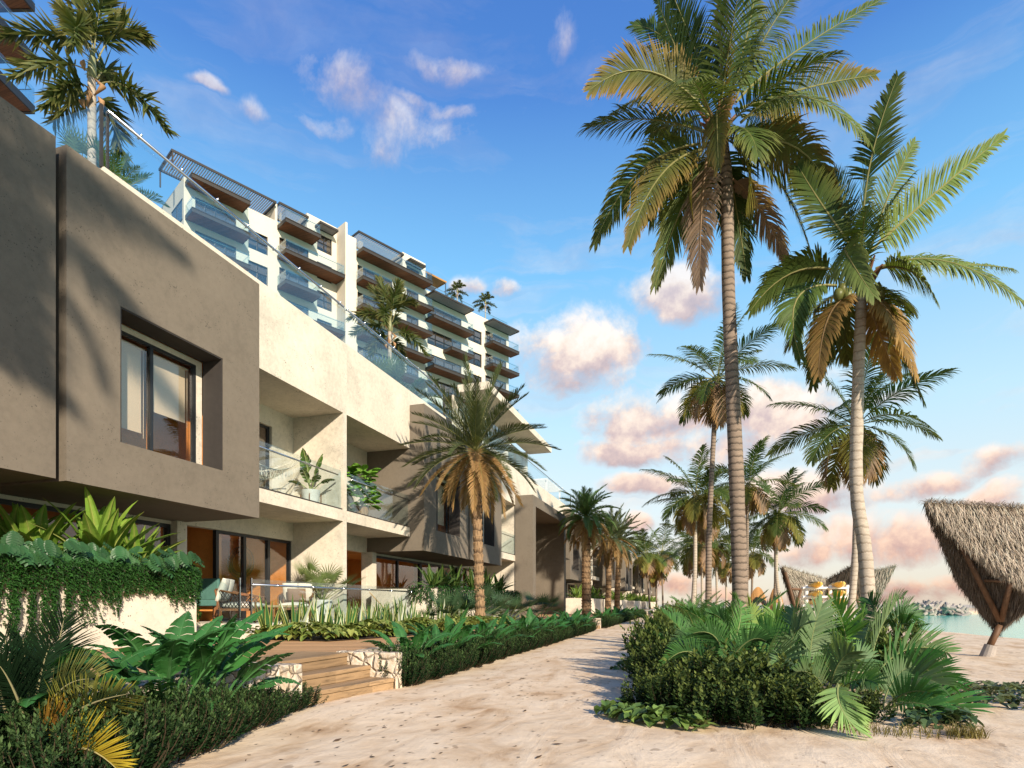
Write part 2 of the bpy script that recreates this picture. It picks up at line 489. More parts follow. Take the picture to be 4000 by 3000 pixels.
def pinnate(mb, a, b, c, n=46, L=0.5, w=0.03, start=0.16, col=(0.06, 0.11, 0.03), tip=None, rc=(0.22, 0.2, 0.08), droop=0.5, vee=0.35, plum=0, rr=0.018, r=None, segs=3, prof=0.65, ang0=72, ang1=24, ragged=0.12, miss=0.02, twist=0.0, roll=0.0):
    r = r or R_
    a, b, c = Vector(a), Vector(b), Vector(c)
    pts = [bez(a, b, c, t / 10) for t in range(11)]
    mb.tube(pts, [rr * (1 - 0.085 * i) for i in range(11)], 5, rc)
    tip = tip or col
    side0 = None
    for i in range(n):
        t = start + (1 - start) * (i + 0.5) / n
        p = bez(a, b, c, t)
        tg = bezt(a, b, c, t).normalized()
        sd = tg.cross(Z)
        if sd.length < 0.15:
            sd = side0 if side0 is not None else Vector((1, 0, 0))
        sd.normalize()
        if side0 is not None and sd.dot(side0) < 0: sd = -sd
        side0 = sd
        if twist or roll:
            sd = (Matrix.Rotation(roll + twist * t, 3, tg) @ sd).normalized()
        nr = sd.cross(tg).normalized()
        e = (t - start) / (1 - start)
        pl = min(1, e / 0.15 * 0.5 + 0.5) * (1 - prof * max(0, (e - 0.45) / 0.55) ** 1.4)
        for s in (-1, 1):
            if r.random() < miss: continue
            an = math.radians(lerp(ang0, ang1, e) + r.uniform(-7, 7))
            if plum:
                ph = r.uniform(-plum, plum)
            else:
                ph = vee + r.uniform(-.12, .12)
            d = tg * math.cos(an) + (sd * s * math.cos(ph) + nr * math.sin(ph)) * math.sin(an)
            d.normalize()
            ln = L * pl * (1 + r.uniform(-ragged, ragged))
            q = p.copy()
            wv = tg - d * tg.dot(d)
            if plum: wv = d.cross(Vector((r.uniform(-1, 1), r.uniform(-1, 1), r.uniform(-1, 1))))
            if wv.length < 1e-3: wv = nr
            wv.normalize()
            vs = []
            cs = []
            k0 = jit(col, r, 0.22)
            dr = droop * (0.7 + 0.6 * r.random())
            for j in range(segs):
                u = j / segs
                ww = w * (0.55 + 0.9 * u if u < 0.4 else 1.0 * (1 - (u - 0.4) * 0.85)) * 0.5
                vs += [q - wv * ww, q + wv * ww]
                cc = mixc(k0, tip, u * u * 0.9)
                cs += [cc, cc]
                q = q + d * (ln / segs)
                d = (d - Z * (dr * (0.4 + u) / segs * 1.6)).normalized()
            vs.append(q); cs.append(tip if tip is not col else k0)
            fs = [(2 * j, 2 * j + 1, 2 * j + 3, 2 * j + 2) for j in range(segs - 1)]
            m = 2 * (segs - 1)
            fs.append((m, m + 1, m + 2))
            mb.add(vs, fs, cs)

def fanleaf(mb, p, tip, rad, n=26, spread=250, col=(0.1, 0.16, 0.08), r=None, w=0.04):
    """palmate leaf: petiole from p to tip, then a fan"""
    r = r or R_
    p, tip = Vector(p), Vector(tip)
    mid = (p + tip) / 2 + Vector((0, 0, 0.06))
    mb.tube([p, mid, tip], [0.012, 0.01, 0.008], 5, (0.2, 0.24, 0.1))
    ax = (tip - p).normalized()
    sd = ax.cross(Z)
    if sd.length < .1: sd = Vector((1, 0, 0))
    sd.normalize()
    up = sd.cross(ax)
    ax = (ax * 0.9 - up * 0.1).normalized()
    for i in range(n):
        g = math.radians(lerp(-spread / 2, spread / 2, i / (n - 1)))
        d = (ax * math.cos(g) + sd * math.sin(g) + up * 0.25).normalized()
        pr = Vector(-ax * math.sin(g) + sd * math.cos(g))
        ln = rad * (0.75 + 0.25 * math.cos(g * 0.6)) * r.uniform(.92, 1.05)
        k = jit(col, r)
        q = tip.copy(); vs = []
        for j, ww in enumerate((0.2, 1.0, 0.8)):
            vs += [q - pr * w * ww / 2, q + pr * w * ww / 2]
            q = q + d * ln / 3
            d = (d - Z * 0.12 * (j + .5)).normalized()
        vs.append(q)
        mb.add(vs, [(0, 1, 3, 2), (2, 3, 5, 4), (4, 5, 6)], k)

def blade(mb, base, az, el, pet, L, W, bend, col, r, torn=0.25, n=12, mid=(0.16, 0.25, 0.06), vee=0.35, pw=1.0, pr=0.012):
    """broad banana-like leaf; el is the starting elevation, bend the total droop in radians"""
    base = Vector(base)
    h = Vector((math.cos(az), math.sin(az), 0))
    sd = Vector((-math.sin(az), math.cos(az), 0))
    pts = [base]
    e = el
    N = 18
    tot = pet + L
    for i in range(N):
        s = (i + 1) / N
        pts.append(pts[-1] + (h * math.cos(e) + Z * math.sin(e)) * (tot / N))
        e = el - bend * s ** 2
    f = pet / tot
    def at(t):
        x = min(max(t, 0), 0.9999) * N
        i = int(x)
        return pts[i].lerp(pts[i + 1], x - i)
    npet = [at(f * k / 4) for k in range(5)]
    mb.tube(npet + [at(f + (1 - f) * k / 5) for k in range(1, 6)], [pr * 1.3, pr * 1.15, pr * 1.05, pr, pr, pr * .85, pr * .7, pr * .55, pr * .4, pr * .2], 5, mid)
    def wid(u):
        return W * 0.5 * (math.sin(PI * min(1, max(0, u)) ** 0.62) ** 0.75) * pw + 0.002
    roll = r.uniform(-.35, .35)
    for s in (-1, 1):
        prevgap = 0
        for i in range(n):
            u0, u1 = i / n, (i + 1) / n
            dl = r.uniform(-.18, .18) if r.random() < torn * 1.5 else r.uniform(-.03, .03)
            gap = r.random() < torn
            ve = vee + dl + roll * s
            p0, p1 = at(f + (1 - f) * u0), at(f + (1 - f) * u1)
            tg = (p1 - p0).normalized()
            nr = tg.cross(sd).normalized()
            if nr.z < 0: nr = -nr
            lat = (sd * s * math.cos(ve) + nr * math.sin(ve))
            lat2 = (sd * s * math.cos(ve - 0.75) + nr * math.sin(ve - 0.75))
            fw = tg * 0.25
            w0, w1 = wid(u0), wid(u1)
            g = r.uniform(0.1, 0.35) * (p1 - p0).length if gap else 0
            a0, a1 = p0, p1
            b0 = p0 + (lat + fw).normalized() * w0 * 0.5; b1 = p1 + (lat + fw).normalized() * w1 * 0.5
            c0 = b0 + (lat2 + fw).normalized() * w0 * 0.5; c1 = b1 + (lat2 + fw).normalized() * w1 * 0.5 - tg * g
            k = jit(col, r, .1)
            mb.add([a0, a1, b1, b0, c1, c0], [(0, 1, 2, 3), (3, 2, 4, 5)], [mixc(k, mid, .45), mixc(k, mid, .45), k, k, k, k])

def sprig(mb, p, d, n, s, col, r, tipc=None, spread=1.0):
    """a short shoot with small leaves whorled round it"""
    p = Vector(p); d = Vector(d).normalized()
    a = d.cross(Vector((0.3, 0.5, 0.81))).normalized(); b = a.cross(d)
    g = r.uniform(0, 6.28)
    for i in range(n):
        u = (i + .5) / n
        g += 2.4
        o = a * math.cos(g) + b * math.sin(g)
        e = spread * (1.15 - 0.75 * u)
        ld = (d * math.cos(e) + o * math.sin(e)).normalized()
        q = p + d * (s * 2.6 * u)
        ln = s * r.uniform(.75, 1.25)
        wv = ld.cross(d)
        if wv.length < .05: wv = a
        wv = wv.normalized() * ln * 0.22
        k = jit(mixc(col, tipc, u ** 2) if tipc else col, r, .25)
        m = q + ld * ln * .5 - Z * ln * .03
        mb.add([q, m - wv, q + ld * ln, m + wv], [(0, 1, 2, 3)], k)

def heart(mb, p, d, s, col, r, edge=None):
    """heart-shaped leaf, p stalk end, d direction of the leaf tip"""
    d = Vector(d).normalized(); sd = d.cross(Z)
    if sd.length < .1: sd = Vector((1, 0, 0))
    sd.normalize(); nr = sd.cross(d)
    P = Vector(p)
    o = [(0, 0, 0), (-.12, .3, .03), (.18, .44, -.02), (.6, .3, -.08), (1, 0, -.2), (.6, -.3, -.08), (.18, -.44, -.02), (-.12, -.3, .03), (.5, 0, -.1)]
    vs = [P + d * (x * s) + sd * (y * s) + nr * ((z + abs(y) * .3) * s) for x, y, z in o]
    k = jit(col, r, .22)
    e = mixc(k, edge, .6) if edge else k
    mb.add(vs, [(0, 1, 2, 8), (8, 2, 3, 4), (8, 4, 5, 6), (0, 8, 6, 7)], [k, e, e, e, e, e, e, e, k])

def monstera(mb, p, d, s, col, r):
    d = Vector(d).normalized(); sd = d.cross(Z)
    if sd.length < .1: sd = Vector((1, 0, 0))
    sd.normalize(); nr = sd.cross(d)
    P = Vector(p)
    k = jit(col, r, .18)
    for sg in (-1, 1):
        for i in range(7):
            u0 = -0.15 + i * 0.16; u1 = u0 + 0.12
            w0 = .52 * math.sin(PI * min(1, (i + .9) / 7.6)) ** .6
            a, b = P + d * (u0 * s), P + d * (u1 * s)
            e0 = P + d * ((u0 + .14) * s) + sd * (sg * w0 * s) - nr * (.12 * s) + nr * .16 * s * w0
            e1 = P + d * ((u1 + .13) * s) + sd * (sg * w0 * .93 * s) - nr * (.12 * s)
            m0 = (a + e0) / 2 + nr * .05 * s; m1 = (b + e1) / 2 + nr * .05 * s
            bb = P + d * ((u0 + .16) * s)
            mb.add([a, bb, m1, m0, e1, e0], [(0, 1, 2, 3), (3, 2, 4, 5)], k)

def trunk_mesh(pts, r0, r1, n=14, flare=1.35, seg=26, wob=0.012, r=None):
    r = r or R_
    mb = MB()
    P = [Vector(p) for p in pts]
    # Catmull-Rom resample
    Q = [P[0] * 2 - P[1]] + P + [P[-1] * 2 - P[-2]]
    out = []
    for i in range(seg + 1):
        x = i / seg * (len(P) - 1)
        k = min(int(x), len(P) - 2); t = x - k
        a, b, c, d = Q[k], Q[k + 1], Q[k + 2], Q[k + 3]
        out.append(0.5 * ((2 * b) + (c - a) * t + (2 * a - 5 * b + 4 * c - d) * t * t + (3 * b - a - 3 * c + d) * t ** 3))
    rad = []
    for i in range(seg + 1):
        t = i / seg
        q = lerp(r0, r1, t) * (1 + (flare - 1) * max(0, 1 - t / .1) ** 2) * (1 + r.uniform(-wob, wob) * 2)
        rad.append(q)
    mb.tube(out, rad, n)
    return mb, out

def coconut(mb, p, s, col, r):
    vs, fs = [], []
    n = 7
    for i in range(5):
        ph = PI * i / 4
        for k in range(n):
            g = 2 * PI * k / n
            vs.append(Vector(p) + Vector((math.sin(ph) * math.cos(g), math.sin(ph) * math.sin(g), math.cos(ph) * 1.25)) * s)
    for i in range(4):
        for k in range(n):
            fs.append((i * n + k, i * n + (k + 1) % n, (i + 1) * n + (k + 1) % n, (i + 1) * n + k))
    mb.add(vs, fs, jit(col, r))

GREEN = (0.052, 0.088, 0.017)
GREEN2 = (0.06, 0.10, 0.022)
YEL = (0.30, 0.20, 0.04)
TAN = (0.36, 0.20, 0.06)
DEAD = (0.24, 0.165, 0.115)

def coco_crown(mb, p, R, seed, nf=20, n=34, dead=3, yellow=3, L=0.6, w=0.045):
    """generic coconut crown merged in one mesh"""
    r = random.Random(seed)
    p = Vector(p)
    for i in range(nf + dead):
        az = i * 2.3999 + r.uniform(-.25, .25)
        u = i / (nf + dead - 1)
        el = lerp(1.35, -0.9, u ** 0.85) + r.uniform(-.12, .12)
        ln = R * (0.82 + 0.3 * math.sin(PI * min(1, u + .25))) * r.uniform(.9, 1.1)
        h = Vector((math.cos(az), math.sin(az), 0))
        b = p + (h * math.cos(el) + Z * math.sin(el)) * ln * .55
        e2 = el - lerp(0.55, 1.1, min(1, u * 1.3))
        c = b + (h * math.cos(e2) + Z * math.sin(e2)) * ln * .5
        if i >= nf: col, tip, dr = DEAD, TAN, 1.6
        elif i >= nf - yellow: col, tip, dr = (0.14, 0.14, 0.03), (.27, .22, .05), 1.6
        else: col, tip, dr = jit(GREEN, r, .25), mixc(GREEN, (0.2, 0.2, .05), r.random()), 1.3
        pinnate(mb, p + h * .05, b, c, n=int(n * 1.25), L=L * 1.35 * R / 2.4, w=w * 1.2, col=col, tip=tip, droop=dr, vee=0.15, rr=.02 * R / 2.4, r=r, rc=(0.25, 0.24, 0.08), segs=3, roll=r.uniform(-.5, .5))

def date_crown(mb, p, R, seed, nf=34, nd=12, n=44, w=0.02, gcol=(0.07, 0.105, 0.035), L=0.36, feather=False):
    r = random.Random(seed)
    p = Vector(p)
    for i in range(nf + nd):
        az = i * 2.3999 + r.uniform(-.2, .2)
        if i < nf:
            u = i / nf
            el = lerp(1.4, -0.25, u) + r.uniform(-.1, .1)
            ln = R * r.uniform(.9, 1.1)
            be = lerp(.9, 1.5, u) if feather else lerp(.35, .9, u)
            if feather: el += .15
            col = jit(gcol, r, .2); tip = mixc(gcol, (.2, .2, .1), .4); dr = .9 if feather else .12
        else:
            u = (i - nf) / nd
            el = lerp(-.2, -1.1, u) + r.uniform(-.1, .1)
            ln = R * r.uniform(.75, 1.0); be = .65
            col = jit((.26, .155, .06), r, .25); tip = (.36, .24, .11); dr = .6
        h = Vector((math.cos(az), math.sin(az), 0))
        b = p + (h * math.cos(el) + Z * math.sin(el)) * ln * .5
        e2 = el - be
        c = b + (h * math.cos(e2) + Z * math.sin(e2)) * ln * .5
        pinnate(mb, p, b, c, n=n, L=L, w=w, start=.12, col=col, tip=tip, droop=dr, vee=.5, rr=.014, r=r, rc=(0.2, .2, .07), segs=2, prof=.55, ang0=52, ang1=25)

def boots(mb, pts, r0, r1, per=9, rows=24, r=None):
    """old leaf bases that clothe a date palm trunk"""
    r = r or R_
    N = len(pts) - 1
    for j in range(rows):
        t = (j + .5) / rows * .97
        x = t * N; i = int(x); c = pts[i].lerp(pts[i + 1], x - i)
        rad = lerp(r0, r1, t) * .97
        hgt = (pts[-1] - pts[0]).length / rows
        for k in range(per):
            g = 2 * PI * (k + (j % 2) * .5) / per
            o = Vector((math.cos(g), math.sin(g), 0)); s = Vector((-math.sin(g), math.cos(g), 0))
            wd = PI * rad / per * 1.0
            k0 = jit((0.85, .85, .85), r, .25)
            lo = c + o * rad - Z * hgt * .55
            up = c + o * (rad * 1.22) + Z * hgt * .5
            ub = c + o * (rad * .9) + Z * hgt * .62
            mb.add([lo - s * wd * .5, lo + s * wd * .5, up + s * wd * .75, up - s * wd * .75, ub + s * wd * .6, ub - s * wd * .6], [(0, 1, 2, 3), (3, 2, 4, 5), (1, 4, 2), (0, 3, 5)], k0)

def foxtail_frond(mb, a, b, c, r, sc=1.0, n=150):
    pinnate(mb, a, b, c, n=n, L=.38 * sc, w=.046 * sc, start=.2, col=(.05, .08, .02), tip=(.15, .13, .035), droop=.35, plum=1.25, rr=.012 * sc, r=r, rc=(.33, .3, .14), segs=2, prof=.45, ang0=62, ang1=28, ragged=.2)

def loose_shrub(seed, rx, ry, h, stems, s, col, tipc, n=8, gap=.05, lean=.5):
    """many upright shoots, each set with leaf whorls, so that the outline stays ragged"""
    r = random.Random(seed); m = MB()
    for i in range(stems):
        g = r.uniform(0, 2 * PI); q = math.sqrt(r.random())
        x, y = rx * q * math.cos(g), ry * q * math.sin(g)
        hh = h * (1.08 - .45 * q ** 2) * r.uniform(.62, 1.15)
        a = Vector((x * .55, y * .55, 0)); c = Vector((x + r.uniform(-.05, .05), y + r.uniform(-.05, .05), hh))
        b = Vector((x * .95, y * .95, hh * .45))
        pts = [bez(a, b, c, k / 4) for k in range(5)]
        m.tube(pts, [.007, .006, .005, .004, .002], 4, (.06, .045, .028), cap=False)
        L = hh * 1.05; k = max(3, int(L * .85 / gap))
        for j in range(k):
            t = .12 + .88 * (j + r.random() * .6) / k
            p = bez(a, b, c, min(t, 1)); d = bezt(a, b, c, min(t, 1)).normalized()
            o = Vector((math.cos(g + r.uniform(-1.5, 1.5)), math.sin(g + r.uniform(-1.5, 1.5)), 0))
            d = (d + o * lean * r.uniform(.2, 1.0) * (1 - .5 * t)).normalized()
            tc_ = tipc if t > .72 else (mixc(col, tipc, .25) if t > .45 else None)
            sprig(m, p, d, n, s * r.uniform(.75, 1.25), col, r, tc_)
    return m
# ---------------------------------------------------------------- setting
def grid(name, xs, ys, zf, mat, kind="structure"):
    vs = [(x, y, zf(x, y)) for y in ys for x in xs]
    n = len(xs)
    fs = [(j * n + i, j * n + i + 1, (j + 1) * n + i + 1, (j + 1) * n + i) for j in range(len(ys) - 1) for i in range(n - 1)]
    mb = MB(); mb.add(vs, fs)
    o = mb.build(name, mat, smooth=True, loc=(0, 0, 0))
    o["kind"] = kind
    return o

def shore(y):
    """x of the waterline of the lagoon at a given y"""
    pts = [(0, 14.5), (19, 10.6), (23.3, 9.9), (30.6, 9.2), (45, 9.6), (60, 12), (90, 15), (400, 20)]
    for (a, p), (b, q) in zip(pts, pts[1:]):
        if y <= b: return lerp(p, q, max(0, (y - a) / (b - a)))
    return 20
def sand_z(x, y):
    s = shore(y)
    base = 0.016 * math.sin(x * 1.3 + .5 * math.sin(y * .9)) * math.sin(y * 1.1 + .7) + .008 * math.sin(x * 3.1 + y * 2.3)
    if y > 84 and y < 96 and x > 8:
        return 0.35 * min(1, (y - 84) / 2, (96 - y) / 2) - .25 * (1 if y < 84.5 or y > 95.5 else 0)
    e = max(0, (x - s + .6)) * .12
    far = max(0, y - 150) * .05
    return max(-2.5, base - e - far)
xs = [-400, -200, -90, -50, -30] + [-20 + .4 * i for i in range(126)] + [32, 36, 42, 50, 60, 75, 95, 130, 200, 400]
ys = [-60, -30, -10] + [.4 * i for i in range(125)] + [50 + i * 1.0 for i in range(60)] + [112, 116, 122, 130, 140, 150, 160, 175, 200, 230]
grid("sand", xs, ys, sand_z, M["sand"])
mb = MB()
mb.add([(-6000, -300, -.06), (6000, -300, -.06), (6000, 9000, -.06), (-6000, 9000, -.06)], [(0, 1, 2, 3)])
o = mb.build("water", M["water"], loc=(0, 0, -.06)); o["kind"] = "structure"

# low sea wall on the sand spit
mb = MB(); mb.box(18, 120, 94.2, 95.0, -.3, .62); mb.box(18, 120, 86.5, 86.9, -.3, .2)
tag(mb.build("sea_wall", M["tetra"]), "long low pale sea wall on the sand spit beyond the lagoon", "sea wall")

# wooden deck in front of the villas
def wx(y): return -4.06 - .03 * (y - 6.5)
mb = MB()
def deckstrip(y0, y1, xe=None):
    n = max(2, int((y1 - y0) / 3))
    for i in range(n):
        a, b = lerp(y0, y1, i / n), lerp(y0, y1, (i + 1) / n)
        mb.add([(xe or wx(a), a, .430), (xe or wx(b), b, .430), (-11.2, b, .430), (-11.2, a, .430)], [(0, 1, 2, 3)])
deckstrip(-2, 5.15); deckstrip(5.15, 6.62, -4.31); deckstrip(6.62, 23.6); deckstrip(23.6, 26.2, -4.95); deckstrip(26.2, 132)
o = mb.build("deck", M["deck"], loc=(0, 0, 0)); o["kind"] = "structure"
mb = MB()
mb.box(-11.2, -4.7, -2, 23.5, .1, .42); mb.box(-11.2, -5.6, 23.5, 132, .1, .42)
o = mb.build("terrace_base", M["white"], loc=(0, 0, 0)); o["kind"] = "structure"

mb = MB(); mb.box(-10.9, -8.55, 9.9, 17.15, .425, .66)
o = mb.build("patio", M["white"], bevel=.012); o["kind"] = "structure"
mb = MB(); mb.box(-10.5, -7.6, 8.45, 9.9, .431, .546)
tag(mb.build("patio_step", M["white"], bevel=.012), "wide shallow pale concrete step leading from the deck up to the patio with armchairs", "step")

# ---------------------------------------------------------------- stone walls and wooden steps
def steps_set(y0, y1, xf, lab_s, lab_a, lab_b, fan=0.0, xa=0.0):
    """three risers; the front nosing runs from (xf - fan, y0) to (xf, y1), the top one is straight"""
    root = thing("wooden_steps", (xf - .4, (y0 + y1) / 2, 0), lab_s, "steps", None)
    rz = .145
    def slab(m, xa0, xa1, xb, z0, z1):
        m.add([(xb, y0, z0), (xa0, y0, z0), (xa1, y1, z0), (xb, y1, z0), (xb, y0, z1), (xa0, y0, z1), (xa1, y1, z1), (xb, y1, z1)],
              [(3, 2, 1, 0), (4, 5, 6, 7), (0, 1, 5, 4), (1, 2, 6, 5), (2, 3, 7, 6), (3, 0, 4, 7)])
    for k in range(3):
        f = fan * (1 - k / 2)
        x1 = xf - k * .33; x0 = x1 - f
        z1 = (k + 1) * rz + (.008 if k == 2 else 0)
        m = MB()
        slab(m, x0, x1, xf - .33 * (k + 1) - fan - .1, z1 - .05, z1)
        m.build("tread", M["step"], root, bevel=.006)
        m = MB()
        slab(m, x0 - .012, x1 - .012, x1 - fan - .3, k * rz - (.06 if k == 0 else -.002), z1 - .056)
        m.build("riser", M["step"], root, bevel=.004)
    for lab, a, b, o in ((lab_a, y0 - .2, y0 - .005, fan), (lab_b, y1 + .005, y1 + .16, 0)):
        m = MB(); m.box(xf - .85 - o, xf + .03 - o, a, b, -.1, .455)
        tag(m.build("stone_wall", M["stone"], bevel=.02), lab, "stone wall", None)
steps_set(5.15, 6.62, -3.62, "broad pale timber steps rising from the sand to the near deck",
          "short rubble stone cheek wall at the near side of the broad timber steps",
          "rubble stone cheek wall at the far side of the broad timber steps", .26)
steps_set(23.6, 26.2, -4.25, "second flight of timber steps further along the path, past the row of hedge shrubs",
          "stone cheek wall before the second flight of timber steps", "stone cheek wall just past the second flight of timber steps", 0)
steps_set(56, 60, -4.7, "small distant third flight of timber steps near the row of date palms",
          "tiny distant stone wall before the third flight of steps", "tiny distant stone wall past the third flight of steps", 0)
def retain(y0, y1, lab):
    m = MB()
    n = max(1, int((y1 - y0) / 2))
    for i in range(n):
        a, b = lerp(y0, y1, i / n), lerp(y0, y1, (i + 1) / n)
        xa, xb = wx(a) + .0, wx(b) + .0
        m.add([(xa + .05, a, -.1), (xb + .05, b, -.1), (xb + .05, b, .455), (xa + .05, a, .455), (xa - .26, a, -.1), (xb - .26, b, -.1), (xb - .26, b, .455), (xa - .26, a, .455)],
              [(0, 1, 2, 3), (5, 4, 7, 6), (3, 2, 6, 7)] + ([(0, 3, 7, 4)] if i == 0 else []) + ([(1, 5, 6, 2)] if i == n - 1 else []))
    tag(m.build("retaining_wall", M["stone"]), lab, "stone wall")
retain(-1.5, 4.94, "rubble stone retaining wall behind the large dark bird of paradise plants by the near hedge")
retain(6.82, 23.4, "long rubble stone retaining wall behind the bird of paradise row after the near steps")
retain(26.4, 55.8, "rubble stone retaining wall between the second and third flights of steps")
retain(60.2, 130, "distant rubble stone retaining wall past the third flight of steps")

# ---------------------------------------------------------------- villas
PERIOD = 15.67
def villa(yc, m, label):
    W = 7.82 if m > 0 else 7.685
    Y = lambda a: yc + m * a
    root = thing("villa", (-9.2, Y(4), 0), label, "villa", "attached villas along the path")
    def yb(a, b): return min(Y(a), Y(b)), max(Y(a), Y(b))
    # upper box
    b = MB()
    a0, a1 = yb(.075, 4.0); h0, h1 = yb(.91, 3.02)
    holewall(b, "x", -9.16, -8.68, a0, a1, 2.83, 7.65, [(h0, h1, 3.60, 5.73)])
    b.build("box_front", M["grey"], root)
    b = MB()
    b.box(-10.8, -9.16, *yb(3.75, 4.0), 2.83, 7.65)
    b.box(-10.8, -9.16, *yb(.075, .3), 2.83, 7.65)
    b.box(-10.8, -9.16, *yb(.3, 3.75), 2.83, 3.05)
    b.box(-10.8, -9.16, *yb(.3, 3.75), 7.4, 7.65)
    b.build("box_shell", M["grey"], root)
    if m > 0:
        b = MB(); b.box(-9.3, -8.93, yc - .075, yc + .075, 2.9, 7.6)
        b.build("joint", M["lining"], root)
    b = MB(); t = .025
    b.box(-9.14, -8.69, *yb(.91, .91 + t), 3.6, 5.73); b.box(-9.14, -8.69, *yb(3.02 - t, 3.02), 3.6, 5.73)
    b.box(-9.14, -8.69, *yb(.91 + t, 3.02 - t), 5.73 - t, 5.73)
    b.build("window_lining", M["lining"], root)
    # window with two panes and blinds
    f = MB(); x0, x1 = -9.24, -9.165
    holewall(f, "x", x0, x1, *yb(.95, 2.86), 3.58, 5.6, [(*yb(1.0, 1.87), 3.63, 5.55), (*yb(1.93, 2.8), 3.63, 5.55)])
    w = f.build("window", M["frame"], root)
    for q in ((1.0, 1.87), (1.93, 2.8)):
        p = MB(); p.box(-9.215, -9.205, *yb(*q), 3.63, 5.55); p.build("pane", M["pane"], w)
        zb = 4.05 if q[0] < 1.5 else 4.5
        p = MB(); p.box(-9.31, -9.305, *yb(q[0], q[1] - .06), zb, 5.5); p.box(-9.315, -9.30, *yb(q[0], q[1] - .06), zb - .02, zb)
        p.tube([(-9.31, Y(q[0]), 5.5), (-9.31, Y(q[1]), 5.5)], .025, 8)
        p.tube([(-9.29, Y(q[1] - .03), 5.5), (-9.29, Y(q[1] - .03), zb - .1)], .006, 4)
        p.build("blind", M["blind"], w)
    b = MB(); b.box(-9.2, -9.165, *yb(2.86, 3.0), 3.58, 5.7); b.box(-9.2, -9.165, *yb(.95, 2.86), 5.6, 5.7)
    b.build("window_surround", M["white"], root)
    b = MB(); b.box(-10.2, -10.1, *yb(.3, 3.75), 3.05, 7.4); b.box(-10.1, -9.3, *yb(.3, .32), 3.06, 6.5); b.box(-10.1, -9.3, *yb(3.72, 3.745), 3.06, 6.5)
    b.build("upper_room", M["orange"], root)
    # white frame: parapet, slab, partition
    b = MB(); b.box(-9.5, -9.2, *yb(1.05, W), 6.22, 8.13)
    b.build("parapet", M["white"], root)
    b = MB(); b.box(-10.8, -9.2, *yb(4.0, W), 3.30, 3.60); b.build("balcony_slab", M["white"], root)
    b = MB(); b.box(-10.8, -9.5, *yb(4.0, W), 6.22, 6.5); b.box(-24, -9.5, *yb(.1, W), 7.35, 7.45); b.build("roof", M["white"], root)
    if m > 0:
        b = MB(); b.box(-10.8, -9.2, yc + 7.82, yc + 7.985, .1, 8.13); b.box(-24, -10.8, yc + 7.82, yc + 7.985, .1, 7.4)
        b.build("party_wall", M["white"], root)
    b = MB()
    holewall(b, "x", -11.0, -10.8, *yb(4.0, W), 3.60, 6.22, [(*yb(5.35, 6.96), 3.6001, 5.74)])
    b.build("upper_back_wall", M["white"], root)
    d = MB(); holewall(d, "x", -10.95, -10.88, *yb(5.35, 6.96), 3.6, 5.74, [(*yb(5.42, 6.13), 3.66, 5.68), (*yb(6.18, 6.89), 3.66, 5.68)])
    dd = d.build("balcony_door", M["frame"], root)
    for q in ((5.42, 6.13), (6.18, 6.89)):
        p = MB(); p.box(-10.92, -10.91, *yb(*q), 3.66, 5.68); p.build("pane", M["tpane"], dd)
    b = MB(); holewall(b, "x", -11.0, -10.8, *yb(4.02, W), .66, 3.30, [(*yb(4.03, W - .02), .661, 2.81)])
    b.build("lower_back_wall", M["white"], root)
    # sliding doors
    d = MB()
    cuts = (5.16, 6.05, 6.92, 7.78)
    e = [(*yb(cuts[i] + .045, cuts[i + 1] - .045), .72, 2.74) for i in range(3)]
    holewall(d, "x", -10.96, -10.86, *yb(5.12, min(W - .02, 7.8)), .665, 2.805, e)
    dd = d.build("sliding_door", M["frame"], root)
    for q in e:
        p = MB(); p.box(-10.915, -10.905, q[0], q[1], .72, 2.74); p.build("pane", M["pane"], dd)
    # ground floor room
    b = MB()
    b.box(-15.2, -15.0, *yb(.1, W), .5, 3.2)
    b.box(-15.0, -11.0, *yb(W - .04, W - .005), .66, 2.9)
    b.box(-15.0, -11.0, *yb(.1, .2), .66, 2.9)
    b.box(-15.0, -11.0, *yb(.2, W - .04), 2.9, 3.0)
    b.box(-12.4, -10.97, *yb(5.28, 5.4), .66, 2.9)
    b.build("ground_floor_room", M["orange"], root)
    b = MB(); b.box(-15.0, -10.81, *yb(.2, W - .04), .56, .655); b.build("floor", M["white"], root)
    # glazing under the box
    g = MB()
    e = [(*yb(.1, 1.85), 1.1, 2.68), (*yb(1.95, 3.68), 1.1, 2.68)]
    holewall(g, "x", -10.85, -10.76, *yb(.02, 3.76), .95, 2.76, e)
    gw = g.build("window_wall", M["frame"], root)
    for q in e:
        p = MB(); p.box(-10.815, -10.805, q[0], q[1], 1.1, 2.68); p.build("pane", M["pane"], gw)
    b = MB(); b.box(-10.9, -10.7, *yb(.02, 3.76), .3, .95); b.box(-10.9, -10.74, *yb(.02, 3.76), 2.76, 2.829); b.box(-10.98, -10.58, *yb(3.765, 4.015), .4, 2.829)
    b.build("column", M["white"], root)
    # balcony balustrade and roof balustrade
    p = MB(); p.box(-9.262, -9.25, *yb(4.02, W - .02), 3.60, 4.66)
    gl = p.build("glass_railing", M["rail"], root)
    p = MB(); p.tube([(-9.2, Y(4.02), 4.5), (-9.2, Y(W - .25), 4.5)], .022, 8); p.build("handrail", M["steel"], gl, smooth=True)
    p = MB(); p.box(-9.29, -9.22, *yb(4.01, W - .01), 3.60, 3.64); p.build("base_channel", M["dsteel"], gl)
    p = MB(); p.box(-9.262, -9.25, *yb(1.05, W), 8.1, 9.16)
    if m < 0: p.box(-9.262, -9.25, *yb(W, 7.835), 8.1, 9.16)
    p.box(-11.2, -9.264, *yb(1.05, 1.062), 8.1, 9.16)
    gl = p.build("roof_balustrade", M["rail"], root)
